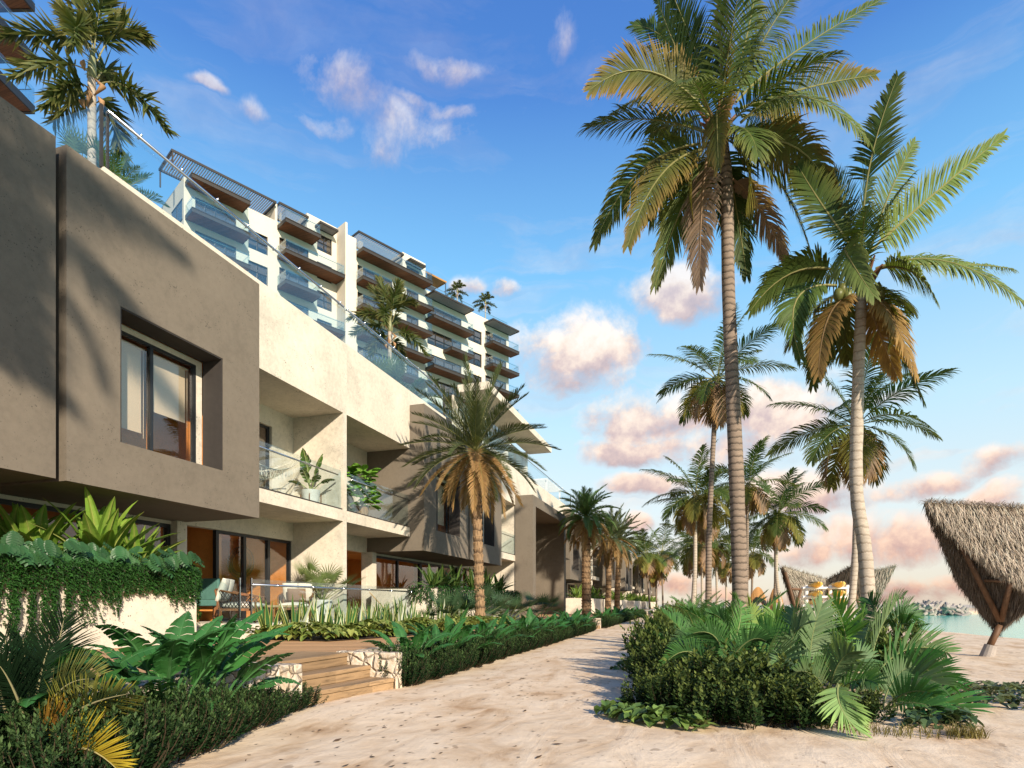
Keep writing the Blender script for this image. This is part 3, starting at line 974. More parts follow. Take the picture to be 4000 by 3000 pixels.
    p = MB(); p.tube([(-9.19, Y(1.1), 9.07), (-9.19, Y(W + .0), 9.07)], .026, 8)
    for k in range(8):
        yy = Y(1.7 + k * .85); p.tube([(-9.25, yy, 9.07), (-9.155, yy, 9.12)], .02, 6)
    p.build("handrail", M["steel"], gl, smooth=True)
    p = MB(); p.box(-9.28, -9.24, *yb(1.03, 1.07), 8.13, 9.15); p.box(-9.28, -9.24, *yb(1.14, 1.17), 8.13, 9.1); p.build("post", M["dsteel"], gl)
    return root

V0 = villa(6.18, 1, "large near villa whose taupe box has a window with two beige blinds")
VL = villa(6.18, -1, "villa joined to the big near villa at the dark vertical joint in the taupe wall")
V2 = villa(21.85, -1, "villa with the fiddle-leaf fig on its balcony, half behind the big date palm")
# same kind, copied along the row with all parts
V3 = copy_tree(V0); V3.location.y += PERIOD
V3["label"] = "villa under the floating roof canopy, just before the tall taupe portal"
words = ["first", "second", "third", "fourth", "fifth", "sixth"]
for k in range(6):
    yc = 44.8 + k * PERIOD
    a = copy_tree(V2); a.location.y += yc - 21.85
    a["label"] = "villa forming the nearer half of the %s pair of villas past the taupe portal" % words[k]
    b = copy_tree(V0); b.location.y += yc - 6.18
    b["label"] = "villa forming the farther half of the %s pair of villas past the taupe portal" % words[k]

# portal between the second and third pairs
root = thing("entrance_portal", (-9.2, 33.5, 0), "tall taupe concrete portal frame reaching the ground past the big date palm", "portal")
b = MB(); holewall(b, "x", -9.2, -8.24, 29.6, 37.4, .3, 6.70, [(30.15, 36.9, .2999, 6.17)])
b.build("frame", M["grey"], root)
b = MB(); b.box(-10.4, -9.2, 36.9, 37.4, .3, 6.17); b.box(-10.4, -9.2, 29.84, 30.15, .3, 6.17); b.box(-10.4, -9.2, 30.15, 36.9, 6.17, 6.21)
b.build("side_walls", M["grey"], root)
b = MB(); b.box(-10.6, -10.4, 29.84, 37.2, .3, 6.2); b.build("back_wall", M["grey"], root)
b = MB(); b.box(-9.5, -9.2, 29.84, 36.96, 6.22 + .49, 8.13); b.box(-24, -9.5, 29.84, 36.96, 7.35, 7.45); b.build("parapet", M["white"], root)
b = MB(); b.box(-9.262, -9.25, 29.84, 36.96, 8.13, 9.16); gl = b.build("roof_balustrade", M["rail"], root)
b = MB(); b.tube([(-9.19, 29.84, 9.07), (-9.19, 36.96, 9.07)], .022, 6); b.build("handrail", M["steel"], gl)

# floating roof canopy
root = thing("roof_canopy", (-10.3, 31, 7.45), "pale flat concrete canopy slab floating over the villa roof terrace behind the date palm crown", "canopy")
b = MB(); b.box(-10.5, -9.0, 25, 36.7, 10.62, 10.97); b.build("slab", M["white"], root, bevel=.015)
b = MB()
for y in (28, 32, 36): b.box(-10.75, -10.45, y, y + .3, 7.45, 10.6)
b.box(-10.85, -10.76, 25.2, 36.5, 7.45, 10.62)
b.build("back_wall", M["white"], root)
# small white pergola on the roof behind the next balustrade
root = thing("pergola", (-11, 41, 7.45), "small white slatted pergola on the villa roof seen through the balustrade glass past the canopy", "pergola")
for x in (-12.6, -10.0):
    for y in (39, 43):
        b = MB(); b.box(x, x + .1, y, y + .1, 7.45, 9.4); b.build("post", M["rackwhite"], root)
b = MB()
for k in range(14): b.box(-12.8, -9.8, 38.8 + k * .34, 38.88 + k * .34, 9.4, 9.5)
b.build("slats", M["rackwhite"], root)

# ---------------------------------------------------------------- hotel tower
AL = math.radians(25.7)
TT = (math.sin(AL), math.cos(AL)); TN = (math.cos(AL), -math.sin(AL))
TP = (-46.17, 44.12)
def TW(s, o): return (TP[0] + TT[0] * s + TN[0] * o, TP[1] + TT[1] * s + TN[1] * o)
tower = thing("hotel_tower", (*TW(22, -6), 0), "tall cream hotel block with rows of wood-soffit balconies rising behind the villas", "hotel")
def tbox(mb, s0, s1, o0, o1, z0, z1, mi=0): mb.obox(TP, TT, TN, s0, s1, o0, o1, z0, z1, (1, 1, 1), mi)
def twall(mb, s0, s1, o, th, z0, z1, holes):
    tmp = MB(); holewall(tmp, "y", -th, 0, s0, s1, z0, z1, holes)
    vs = [(*TW(p[0], o + p[1]), p[2]) for p in tmp.v]
    mb.add(vs, tmp.f)
def twindow(s0, s1, z0, z1, o, nm=2, trans=.55):
    f = MB()
    w = (s1 - s0) / nm
    hs = []
    zt = z0 + (z1 - z0) * trans
    for k in range(nm):
        hs.append((s0 + k * w + .05, s0 + (k + 1) * w - .05, z0 + .05, zt - .03))
        hs.append((s0 + k * w + .05, s0 + (k + 1) * w - .05, zt + .03, z1 - .05))
    twall(f, s0, s1, o - .12, .1, z0, z1, hs)
    w_ = f.build("window", M["frame"], tower)
    p = MB(); tbox(p, s0 + .03, s1 - .03, o - .19, o - .18, z0 + .03, z1 - .03); p.build("pane", M["tpane"], w_)
    p = MB(); tbox(p, s0, s1, o - 1.6, o - 1.5, z0 - .3, z1 + .3); tbox(p, s0 + .05, s1 - .05, o - .3, o - .28, z0 + (z1 - z0) * (.2 + .4 * ((s0 * 7 + z0 * 3) % 1)), z1 - .03); p.build("curtain", M["blind"], w_)
def tbalcony(s0, s1, z, o=0.0, dep=1.8, post=True):
    b = MB(); tbox(b, s0 + .06, s1 - .06, o, o + dep - .06, z, z + .06)
    sb = b.build("balcony", M["soffit"], tower)
    b = MB()
    tbox(b, s0, s1, o + dep - .06, o + dep, z - .03, z + .36); tbox(b, s0, s0 + .06, o, o + dep - .06, z - .03, z + .36); tbox(b, s1 - .06, s1, o, o + dep - .06, z - .03, z + .36)
    tbox(b, s0 - .02, s1 + .02, o + dep - .1, o + dep + .05, z + .3, z + .37)
    tbox(b, s0 + .06, s1 - .06, o + .02, o + dep - .06, z + .08, z + .34)
    b.build("slab_edge", M["dsteel"], sb)
    b = MB(); tbox(b, s0 + .05, s1 - .05, o + dep - .1, o + dep - .085, z + .37, z + 1.42); tbox(b, s0 + .05, s0 + .065, o, o + dep - .1, z + .37, z + 1.42); tbox(b, s1 - .065, s1 - .05, o, o + dep - .1, z + .37, z + 1.42)
    b.build("glass_railing", M["rail"], sb)
    b = MB()
    z1 = z + 1.3
    b.tube([(*TW(s0 + .1, o), z1), (*TW(s0 + .1, o + dep - .16), z1), (*TW(s1 - .1, o + dep - .16), z1), (*TW(s1 - .1, o), z1)], .025, 6)
    b.build("handrail", M["steel"], sb)
def tpergola(s0, s1, z, o0, o1, along, nsl, name="pergola", mt="dsteel"):
    b = MB()
    tbox(b, s0, s1, o1 - .1, o1, z, z + .22); tbox(b, s0, s1, o0, o0 + .1, z, z + .22); tbox(b, s0, s0 + .1, o0 + .1, o1 - .1, z, z + .22); tbox(b, s1 - .1, s1, o0 + .1, o1 - .1, z, z + .22)
    pg = b.build(name, M[mt], tower)
    b = MB()
    for k in range(nsl):
        t = (k + .5) / nsl
        if along == "s":
            y = lerp(o0 + .1, o1 - .1, t); tbox(b, s0 + .1, s1 - .1, y - .04, y + .04, z + .05, z + .1)
        else:
            x = lerp(s0 + .1, s1 - .1, t); tbox(b, x - .035, x + .035, o0 + .1, o1 - .1, z + .05, z + .15)
    b.build("slats", M["canopywood"] if mt != "dsteel" else M["tsl"], pg)
M["tsl"] = plain("grey_slats", (0.3, 0.27, 0.25), 0.6)
FL = 3.15
def rng(z, k=9): return [z - FL * i for i in range(k)]
# wall sections with window openings
W1 = [(6.0, 8.0, z, z + 1.9) for z in rng(37.1)]
W1b = [(1.0, 4.8, z + .45, z + 2.5) for z in rng(37.2)]
b = MB(); twall(b, 0, 8.75, 0, .3, 0, 41.1, W1 + W1b); tbox(b, 8.75, 9.0, -3, .0, 0, 42.9); tbox(b, .0, .3, -11, -.3, 0, 41.1); tbox(b, .3, 8.75, -12, -.3, 40.4, 40.6)
b.build("wall", M["tower"], tower)
W2 = [(13.6, 15.4, z, z + 1.85) for z in rng(40.25)]
W2b = [(9.3, 12.6, z + .45, z + 2.5) for z in rng(37.2)]
b = MB(); twall(b, 9.0, 16.0, -.15, .3, 0, 41.2, W2 + W2b); tbox(b, 12.4, 16.0, -4, -.45, 40.8, 43.7); twall(b, 12.4, 16.0, -.15, .3, 41.2, 43.7, [(13.6, 15.4, 41.19, 42.1)]); tbox(b, 16.0, 16.25, -4, 1.7, 0, 43.6)
tbox(b, 16.25, 18.2, -4, .4, 0, 43.2)
b.build("wall", M["tower"], tower)
W3 = [(25.6, 27.5, z + .4, z + 2.4) for z in rng(38.1)] + [(18.6, 23.5, z + .45, z + 2.5) for z in rng(38.1)]
b = MB(); twall(b, 18.2, 28.6, 0, .3, 0, 42.2, W3); tbox(b, 25.0, 28.6, -5, -.3, 42.0, 44.8); twall(b, 25.0, 28.6, 0, .3, 42.2, 44.8, [(25.6, 27.6, 42.3, 43.4)])
b.build("wall", M["tower"], tower)
W4 = [(36.0, 38.6, z, z + 1.85) for z in rng(37.45)] + [(28.9, 34.8, z + .45, z + 2.4) for z in rng(37.4)] + [(39.3, 43.6, z + .45, z + 2.4) for z in rng(37.45)]
b = MB(); twall(b, 28.6, 44.1, 0, .3, 0, 41.5, W4); tbox(b, 43.8, 44.1, -11, -.3, 0, 41.5); tbox(b, 28.6, 43.8, -12, -.3, 40.8, 41.0)
b.build("wall", M["tower"], tower)
b = MB(); tbox(b, .3, 43.8, -11.3, -11, 0, 41); b.build("back_wall", M["tower"], tower)
b = MB()
for k in range(10): tbox(b, .35, 43.7, -10.9, -.45, 40.35 - FL * k - .5, 40.35 - FL * k - .3)
b.build("floor_slabs", M["tower"], tower)
for q in W1[:5]: twindow(*q, 0)
for q in W1b[:5]: twindow(*q, 0, 4, .5)
for q in W2[:5]: twindow(*q, -.15)
for q in W2b[:4]: twindow(*q, -.15, 3, .5)
for q in W3[:6]: twindow(*q, 0)
for q in W3[9:14]: twindow(*q, 0, 4, .5)
for q in W4[:5]: twindow(*q, 0)
for q in W4[9:14] + W4[18:23]: twindow(*q, 0, 4, .5)
twindow(25.6, 27.6, 42.3, 43.4, 0)
# corner window on the end wall
for z in rng(37.3, 5):
    b = MB(); b.obox(TW(0, 0), TN, TT, -3.2, -.4, -.03, -.01, z, z + 1.8); b.build("side_window", M["tpane"], tower)
    b = MB(); b.obox(TW(0, 0), TN, TT, -3.3, -.3, -.05, -.012, z - .08, z); b.obox(TW(0, 0), TN, TT, -3.3, -.3, -.05, -.012, z + 1.8, z + 1.9); b.obox(TW(0, 0), TN, TT, -1.85, -1.77, -.05, -.012, z, z + 1.8); b.build("window_frame", M["frame"], tower)
for z in rng(40.3, 6): tbalcony(.1, 5.45, z)
for i, z in enumerate(rng(40.4, 6)): tbalcony(9.05, 15.9 if i % 2 else 13.0, z, -.15, 1.95)
for i, z in enumerate(rng(41.4, 7)): tbalcony(18.2, 28.35, z - (.1 if i else 0) )
for i, z in enumerate(rng(37.4, 6)): tbalcony(28.55 if i % 2 == 0 else 31.5, 35.45, z)
for z in rng(37.5, 6): tbalcony(39.05, 44.45, z)
tpergola(-1.2, 8.7, 42.6, -3.2, .5, "o", 46)
for s, o in ((-1.15, -3.1), (-1.15, .35), (8.5, -3.1)):
    b = MB(); tbox(b, s, s + .12, o, o + .12, 41.0, 42.6); b.build("pergola_post", M["dsteel"], tower)
tpergola(9.1, 12.4, 42.9, -2.6, .3, "s", 13)
tpergola(13.3, 15.5, 42.5, -.14, 1.1, "s", 9)
tpergola(18.4, 24.8, 44.0, -2.4, .6, "s", 13)
tpergola(25.4, 27.8, 43.6, .01, 1.1, "s", 9)
tpergola(28.5, 35.35, 40.55, .01, 1.9, "s", 14)
tpergola(39.0, 44.35, 40.65, .01, 1.9, "s", 14)
tpergola(28.7, 32.5, 44.0, -3.5, -.4, "s", 30, "roof_canopy", "canopywood")
b = MB(); tbox(b, 28.7, 44.0, -.2, -.185, 41.5, 42.5); b.build("roof_railing", M["rail"], tower)
b = MB(); b.tube([(*TW(28.7, -.2), 42.5), (*TW(44.0, -.2), 42.5)], .03, 6); b.build("handrail", M["steel"], tower)
for s in (29, 32.3):
    b = MB(); tbox(b, s, s + .12, -.5, -.38, 41.5, 44.0); b.build("canopy_post", M["steel"], tower)

# ---------------------------------------------------------------- hotel wing at the upper picture corner
wa = -16.8
WD = Vector((-.289, .957, 0)).normalized(); WNm = Vector((.957, .289, 0)).normalized()
wp = atd(0, 308, 34.4)
def wing_s(u, v):
    r = Vector(ray(u, v)); d = (wp - Vector((0, 0, CH))).dot(WNm) / r.dot(WNm)
    return ((Vector((0, 0, CH)) + r * d) - wp).dot(WD)
s_end = wing_s(137, 420)
wing = thing("hotel_wing", (wp.x, wp.y, 0), "hotel wing with stacked timber-soffit balconies cut off by the picture corner above the near villa", "hotel")
def wb(mb, s0, s1, o0, o1, z0, z1): mb.obox((wp.x, wp.y), (WD.x, WD.y), (WNm.x, WNm.y), s0, s1, o0, o1, z0, z1)
for k in range(-2, 4):
    z = wp.z + k * FL
    b = MB(); wb(b, -22, s_end - .2, -4.2, -.1, z + .03, z + .12); sb = b.build("balcony", M["soffit"], wing)
    b = MB(); wb(b, -22, s_end, -.1, 0, z, z + .5); wb(b, s_end - .2, s_end, -4.2, -.1, z, z + .5); wb(b, -22, s_end - .2, -4.2, -.1, z + .14, z + .45); b.build("slab_edge", M["frame"], sb)
    b = MB(); wb(b, -22, s_end + .02, -.06, -.045, z + .5, z + 1.6); wb(b, s_end, s_end + .015, -4.2, -.06, z + .5, z + 1.6); b.build("glass_railing", M["rail"], sb)
    b = MB(); q = lambda s, o, zz: (wp.x + WD.x * s + WNm.x * o, wp.y + WD.y * s + WNm.y * o, zz)
    b.tube([q(-22, -.15, z + 1.45), q(s_end - .1, -.15, z + 1.45), q(s_end - .1, -4, z + 1.45)], .03, 6); b.build("handrail", M["steel"], sb)
b = MB(); wb(b, -22, s_end - 2.2, -14, -4.3, 0, wp.z + 14); b.build("wall", M["tower"], wing)
# ---------------------------------------------------------------- big coconut palms
def bframe(u, v, d, dd=0):
    return atd(u, v, d + dd)

def hero_palm(name, label, trunk_px, d, r0, r1, mat, crown_px, specs, seed, L=0.55, w=0.04, n=84, group=None, nuts=(), fill=None):
    """specs: (ub,vb, uc,vc,dc, ut,vt,dt, style) in photograph pixels with depth offsets in metres"""
    r = random.Random(seed)
    pts = [atd(u, v, d) for u, v in trunk_px]
    base = pts[0].copy(); base.z = 0
    if pts[0].z > .05: pts = [Vector((pts[0].x, pts[0].y, -.1))] + pts
    root = thing(name, base, label, "palm tree", group)
    mb, out = trunk_mesh(pts, r0, r1, 18, 1.5, 40, .018, r)
    mb.build("trunk", M[mat], root, smooth=True)
    for s in specs:
        ub, vb, uc, vc, dc, ut, vt, dt, st = s
        a, b, c = atd(ub, vb, d + dc * .1), atd(uc, vc, d + dc), atd(ut, vt, d + dt)
        ln = (b - a).length + (c - b).length
        m = MB()
        kw = dict(n=n, L=L, w=w, r=r, droop=.75, vee=.1, rr=.03, rc=(.26, .24, .09), start=.1, ragged=.16, segs=4)
        if st == "g": kw.update(col=jit(GREEN, r, .2), tip=mixc(GREEN, YEL, r.uniform(.0, .45)))
        elif st == "l": kw.update(col=(.13, .18, .045), tip=(.2, .22, .07), droop=.55)
        elif st == "y": kw.update(col=(.085, .1, .022), tip=(.28, .17, .045), droop=.9)
        elif st == "d": kw.update(col=DEAD, tip=(.33, .24, .17), droop=1.3, rc=(.3, .2, .12), twist=.3)
        elif st == "t": kw.update(col=(.26, .16, .05), tip=(.4, .25, .09), droop=1.2, rc=(.3, .2, .1), miss=.15)
        if st in 'gly':
            upr = vt < vb - 80
            kw['roll'] = (1.15 if upr else .8) * (1 if (len(root.children) % 2) else -1)
            kw['droop'] = .5 if upr else 1.5
        pinnate(m, a, b, c, **kw)
        o = m.build("frond", M["dry"] if st in "dt" else M["leaf"], root)
        if st in "dt": o["label"] = "dry brown dead frond"
    if fill:
        m = MB(); coco_crown(m, atd(*crown_px, d) + Vector((0, .25, .1)), fill[1], seed + 9, fill[0], 48, 0, 3, .6, .034); m.build("inner_fronds", M["leaf"], root)
    # old leaf bases round the crown shaft
    m = MB()
    cp = atd(*crown_px, d)
    for i in range(14):
        g = i * 2.4; h = Vector((math.cos(g), math.sin(g), 0))
        z = r.uniform(-.35, .25)
        m.tube([cp + h * r1 * .8 + Z * z, cp + h * (r1 + .16) + Z * (z + .28), cp + h * (r1 + .28) + Z * (z + .42)], [.06, .045, .015], 5, jit((.2, .1, .05), r))
    m.build("leaf_bases", M["dry"], root)
    for (u, v) in nuts:
        m = MB(); coconut(m, atd(u, v, d - .25), .105, (.16, .17, .05), r); m.build("coconut", M["broad"], root, smooth=True)
    return root

def q5(x, y): return (2200 + x / 1.229, y / 1.229)
def spec(b, c, dc, t, dt, st): return (*q5(*b), *q5(*c), dc, *q5(*t), dt, st)
A = [spec((740, 520), (640, 250), .3, (500, -90), .6, "g"), spec((760, 520), (755, 220), -.3, (752, -120), -.5, "y"),
     spec((790, 500), (890, 200), .5, (930, -90), .9, "g"), spec((700, 520), (540, 130), .8, (335, 120), 1.4, "g"),
     spec((700, 560), (420, 190), -.5, (130, 430), -.6, "y"), spec((690, 570), (470, 330), .6, (180, 590), 1.3, "g"),
     spec((660, 690), (330, 720), .4, (150, 1170), .9, "g"), spec((660, 720), (430, 760), -.7, (310, 1180), -1.2, "y"),
     spec((700, 760), (560, 950), .3, (440, 1370), .7, "g"), spec((690, 760), (655, 1000), -.2, (655, 1370), -.4, "d"),
     spec((830, 490), (1010, 280), .5, (1560, -20), 1.0, "g"), spec((850, 520), (1180, 400), .9, (1500, 360), 1.7, "y"),
     spec((850, 590), (1160, 270), -.7, (1520, 740), -1.2, "l"), spec((850, 690), (1180, 590), -.3, (1310, 990), -.5, "y"),
     spec((860, 720), (1090, 830), .2, (1200, 1260), .4, "g"), spec((800, 850), (950, 950), .3, (1075, 1260), .7, "d"),
     spec((740, 540), (735, 480), -1.0, (745, 800), -1.4, "y"), spec((780, 760), (830, 960), .4, (880, 1320), .8, "g"),
     spec((700, 510), (560, 330), .2, (440, -40), .9, "g"), spec((860, 560), (1010, 520), 1.2, (1120, 640), 2.0, "g"),
     spec((830, 470), (960, 150), 1.0, (1130, -60), 1.9, "g"), spec((720, 740), (640, 900), 1.1, (620, 1180), 1.8, "g"),
     spec((700, 640), (560, 560), 1.2, (420, 640), 2.2, "g")]
PALM_A = hero_palm("coconut_palm", "tallest coconut palm with ringed grey trunk and grey-brown dead fronds hanging from its crown", [(2892, 2400), (2878, 1900), (2846, 1150), (2838, 700), (2808, 470)], 13.0, .185, .11, "bark", (2802, 520), A, 11, .66, .042, 100, None, (), (15, 2.6))
B = [spec((1435, 1200), (1425, 800), -.2, (1605, 370), -.3, "g"), spec((1390, 1190), (1220, 960), .3, (1130, 800), .7, "g"),
     spec((1480, 1180), (1560, 900), .9, (1690, 680), 1.6, "l"), spec((1480, 1200), (1700, 990), .1, (2115, 650), .3, "l"),
     spec((1500, 1290), (1880, 1130), -.6, (2280, 1520), -1.0, "l"), spec((1520, 1290), (1690, 1240), -1.0, (1790, 1440), -1.6, "l"),
     spec((1320, 1300), (1080, 1230), .3, (900, 1490), .5, "g"), spec((1310, 1370), (1010, 1340), -.3, (1140, 1720), -.4, "g"),
     spec((1380, 1200), (1290, 1130), -1.1, (1490, 1420), -1.7, "l"), spec((1390, 1420), (1240, 1440), -.4, (1225, 1800), -.6, "t"),
     spec((1400, 1430), (1230, 1540), .5, (1200, 1850), .9, "g"), spec((1470, 1420), (1570, 1430), -.5, (1690, 1800), -.9, "t"),
     spec((1480, 1420), (1560, 1540), .5, (1730, 1930), 1.0, "g"), spec((1460, 1430), (1500, 1560), .2, (1600, 1800), .4, "t"),
     spec((1480, 1390), (1600, 1380), 1.0, (1680, 1500), 1.6, "g"), spec((1410, 1220), (1340, 980), 1.0, (1300, 820), 1.8, "g"),
     spec((1530, 1280), (1900, 1250), .9, (2160, 1290), 1.7, "l")]
PALM_B = hero_palm("coconut_palm", "pale smooth-trunked curving coconut palm whose base stands in the bed of spiky palm leaves", [(3398, 2440), (3378, 2150), (3345, 1900), (3352, 1500), (3366, 1130)], 12.0, .15, .1, "bark_pale", (3363, 1115), B, 12, .58, .042, 100, None,
                    [(3290, 1130), (3310, 1155), (3425, 1130), (3440, 1145), (3405, 1160), (3275, 1150)], (7, 2.0))

def palm(label, u_top, v_top, u_base, d, R, seed, r0=.14, mat="bark", nf=20, dead=3, bend=0, group=None, n=32, w=.05, yellow=3, nuts=0):
    top = atd(u_top, v_top, d)
    b = atd(u_base, 2362, d); b.z = 0
    root = thing("coconut_palm", b, label, "palm tree", group)
    mid = b.lerp(top, .5) + Vector((bend, 0, 0))
    mb, out = trunk_mesh([b - Z * .1, b.lerp(mid, .5) + Vector((bend * .35, 0, 0)), mid, top], r0, r0 * .68, 10, 1.4, 16, .02, random.Random(seed))
    mb.build("trunk", M[mat], root, smooth=True)
    m = MB(); coco_crown(m, top, R, seed, nf, n, dead, yellow, .55, w); m.build("crown", M["leaf"], root)
    r = random.Random(seed + 5)
    for i in range(nuts):
        m = MB(); g = r.uniform(0, 6.28); coconut(m, top + Vector((math.cos(g) * .3, math.sin(g) * .3, -r.uniform(.15, .6))), .12, (.15, .16, .05), r); m.build("coconut", M["broad"], root, smooth=True)
    return root
palm("dark slender coconut palm half hidden behind the trunk of the tallest palm", 2800, 1480, 2768, 26, 2.75, 21, .15, "bark", 20, 4, -.1, n=44, w=.04)
palm("coconut palm with small green nuts standing just behind the pale curving palm", 3345, 1660, 3314, 22, 3.0, 22, .14, "bark_pale", 17, 3, .12, n=46, w=.045, nuts=4)
palm("pale-trunked coconut palm with yellow lower fronds and a nut cluster before the villa row", 2715, 1930, 2702, 36, 3.0, 23, .16, "bark_pale", 18, 3, .1, n=38, w=.055, yellow=5, nuts=6)
palm("thin leaning pale coconut palm beside the nut-bearing palm with yellow fronds", 2748, 1985, 2772, 37, 2.6, 24, .13, "bark_pale", 12, 3, .1, n=30, w=.055, yellow=4, nuts=4)
palm("dark coconut palm seen just past the thick trunk of the tallest palm", 2922, 1890, 2914, 40, 2.9, 25, .14, "bark", 18, 5, 0, n=34, w=.055)
palm("bushy coconut palm with two trunks close together beside the thatched pavilion", 3037, 2005, 3062, 45, 3.6, 26, .15, "bark_pale", 22, 3, -.3, n=38, w=.06, yellow=4, nuts=3)
palm("dark-trunked coconut palm crowded against the bushy one beside the thatched pavilion", 3028, 2060, 3020, 46, 2.3, 27, .14, "bark", 10, 2, .1, n=30, w=.06)
far = [(2941, 2160, 2935, 68, 3.6, "small distant coconut palm between the tallest trunk and the bushy palm"),
       (2740, 2120, 2744, 58, 3.6, "distant coconut palm low between the two thin trunks, its dead fronds brown"),
       (2720, 2165, 2716, 66, 3.4, "distant palm partly behind the pale trunk with the yellow fronds"),
       (2795, 2120, 2803, 62, 3.4, "distant palm with a very pale trunk just before the tallest trunk"),
       (2835, 2190, 2838, 75, 3.6, "distant short palm with pale trunk against the thick ringed trunk"),
       (2522, 2165, 2540, 84, 4.2, "distant leaning palm rising over the far end of the villa row"),
       (2585, 2155, 2590, 88, 4.6, "far palm with dark thin trunk standing alone past the last villa"),
       (2475, 2175, 2510, 95, 4.0, "farthest palm crown peeping over the villa roofs"),
       (2560, 2230, 2566, 90, 3.0, "short far palm in front of the last villas")]
for i, (u, v, ub, d, R, lab) in enumerate(far):
    palm(lab, u, v, ub, d, R, 40 + i, .15, "bark_pale" if i in (1, 3, 4) else "bark", 18, 4, 0, n=24, w=.09, group=None)

# ---------------------------------------------------------------- date palms along the villas
def datepalm(label, u_top, v_top, u_base, d, R, seed, r0, nf, nd, n, w, gcol=(.07, .1, .03), L=.34, feather=False):
    top = atd(u_top, v_top, d); b = atd(u_base, 2362, d); b.z = .1
    root = thing("date_palm", b, label, "palm tree", None)
    r = random.Random(seed)
    mb, out = trunk_mesh([b, b.lerp(top, .35), b.lerp(top, .7), top], r0, r0 * .78, 12, 1.15, 16, .01, r)
    rows = max(14, int((top - b).length / .17))
    boots(mb, out, r0, r0 * .78, 9, rows, r)
    mb.build("trunk", M["bark_date"], root)
    m = MB(); date_crown(m, top + Z * .05, R, seed, nf, nd, n, w, gcol, L, feather); m.build("crown", M["leaf"], root)
    return root
datepalm("large date palm with a skirt of tan dead fronds before the second taupe box", 1856, 1770, 1878, 18, 2.45, 61, .145, 44, 18, 60, .024, (.055, .075, .026), .38)
datepalm("feathery bright green date palm beside the taupe portal", 2290, 2030, 2291, 36, 2.35, 62, .27, 46, 16, 40, .045, (.085, .16, .05), .5, True)
datepalm("tall dusty date palm with long tan fronds, second past the portal", 2382, 2105, 2374, 48, 2.7, 63, .23, 34, 16, 40, .05, (.075, .10, .045), .5)
datepalm("date palm with dark upright fronds leaning over the path, third past the portal", 2418, 2120, 2409, 54, 3.1, 64, .24, 32, 12, 40, .055, (.05, .075, .03), .5)

# ---------------------------------------------------------------- foxtail palms on the roof terraces
def q1(x, y): return (x / 2.011, y / 2.011)
FD = 12.0
cu = atd(*q1(720, 600), FD)
def foxtail():
    fr = [((705, 450), (430, 190), -.1, (20, 290), -.2), ((695, 560), (440, 400), .1, (100, 600), .2), ((690, 690), (570, 560), -.3, (350, 840), -.6),
          ((780, 660), (1000, 560), .0, (1320, 1030), -.1), ((765, 480), (900, 130), .2, (1150, 290), .3), ((735, 420), (690, 60), .2, (560, -130), .5),
          ((740, 420), (760, 80), -.2, (850, -140), -.3), ((715, 430), (560, 20), -.5, (590, 350), -.9), ((775, 770), (840, 740), .3, (980, 1290), .6),
          ((760, 620), (850, 480), .8, (840, 640), 1.3), ((740, 420), (880, 180), .6, (960, 120), 1.2), ((720, 430), (620, 150), .6, (470, 60), 1.1),
          ((690, 730), (640, 700), .6, (420, 960), 1.0)]
    b = cu.copy(); b.z = 7.45
    root = thing("foxtail_palm", b, "tall foxtail palm on the nearest roof terrace, its crown against the deep blue sky", "palm tree", None)
    r = random.Random(71)
    tp = atd(*q1(730, 380), FD)
    mb, out = trunk_mesh([b, atd(*q1(722, 900), FD), cu], .085, .07, 12, 1.2, 22, .012, r); mb.build("trunk", M["bark_pale"], root, smooth=True)
    m = MB(); m.tube([cu - Z * .05, cu.lerp(tp, .3), tp], [.085, .075, .035], 12, (.3, .31, .16)); m.build("crownshaft", M["broad"], root, smooth=True)
    for a, bb, dc, c, dt in fr:
        m = MB(); foxtail_frond(m, atd(*q1(*a), FD), atd(*q1(*bb), FD + dc), atd(*q1(*c), FD + dt), r, 1.25, 60); m.build("frond", M["leaf"], root)
    for a, bb, c in (((690, 680), (705, 740), (680, 830)), ((745, 620), (810, 680), (740, 750)), ((670, 780), (640, 800), (665, 850)), ((770, 760), (800, 800), (810, 860)), ((660, 470), (650, 500), (665, 555))):
        m = MB(); m.tube([atd(*q1(*a), FD - .1), atd(*q1(*bb), FD - .16), atd(*q1(*c), FD - .14)], [.01, .055, .01], 6, (.42, .25, .13)); m.build("flower_sheath", M["dry"], root, smooth=True)
    return root
F1 = foxtail()
F2 = copy_tree(F1); p2 = atd(1522, 1290, 23.2)
F2.location = (p2.x, p2.y, F1.location.z + (p2.z - cu.z)); F2.rotation_euler.z = -.3
F2["label"] = "foxtail palm on the farther roof terrace, its crown in front of the hotel balconies"
for (u, v, lab) in ((1786, 1150, "tiny palm on the hotel roof nearer the orange slatted canopy"), (1896, 1195, "tiny palm standing alone nearest the end of the hotel roof")):
    c = copy_tree(F1); s = .72
    dd = 92
    p = atd(u, v, dd); c.scale = (s * 1.75, s * 1.75, s * 1.25)
    c.location = (p.x, p.y, p.z - (cu.z - F1.location.z) * s * 1.25 + .3); c.rotation_euler.z = -.5
    c["label"] = lab
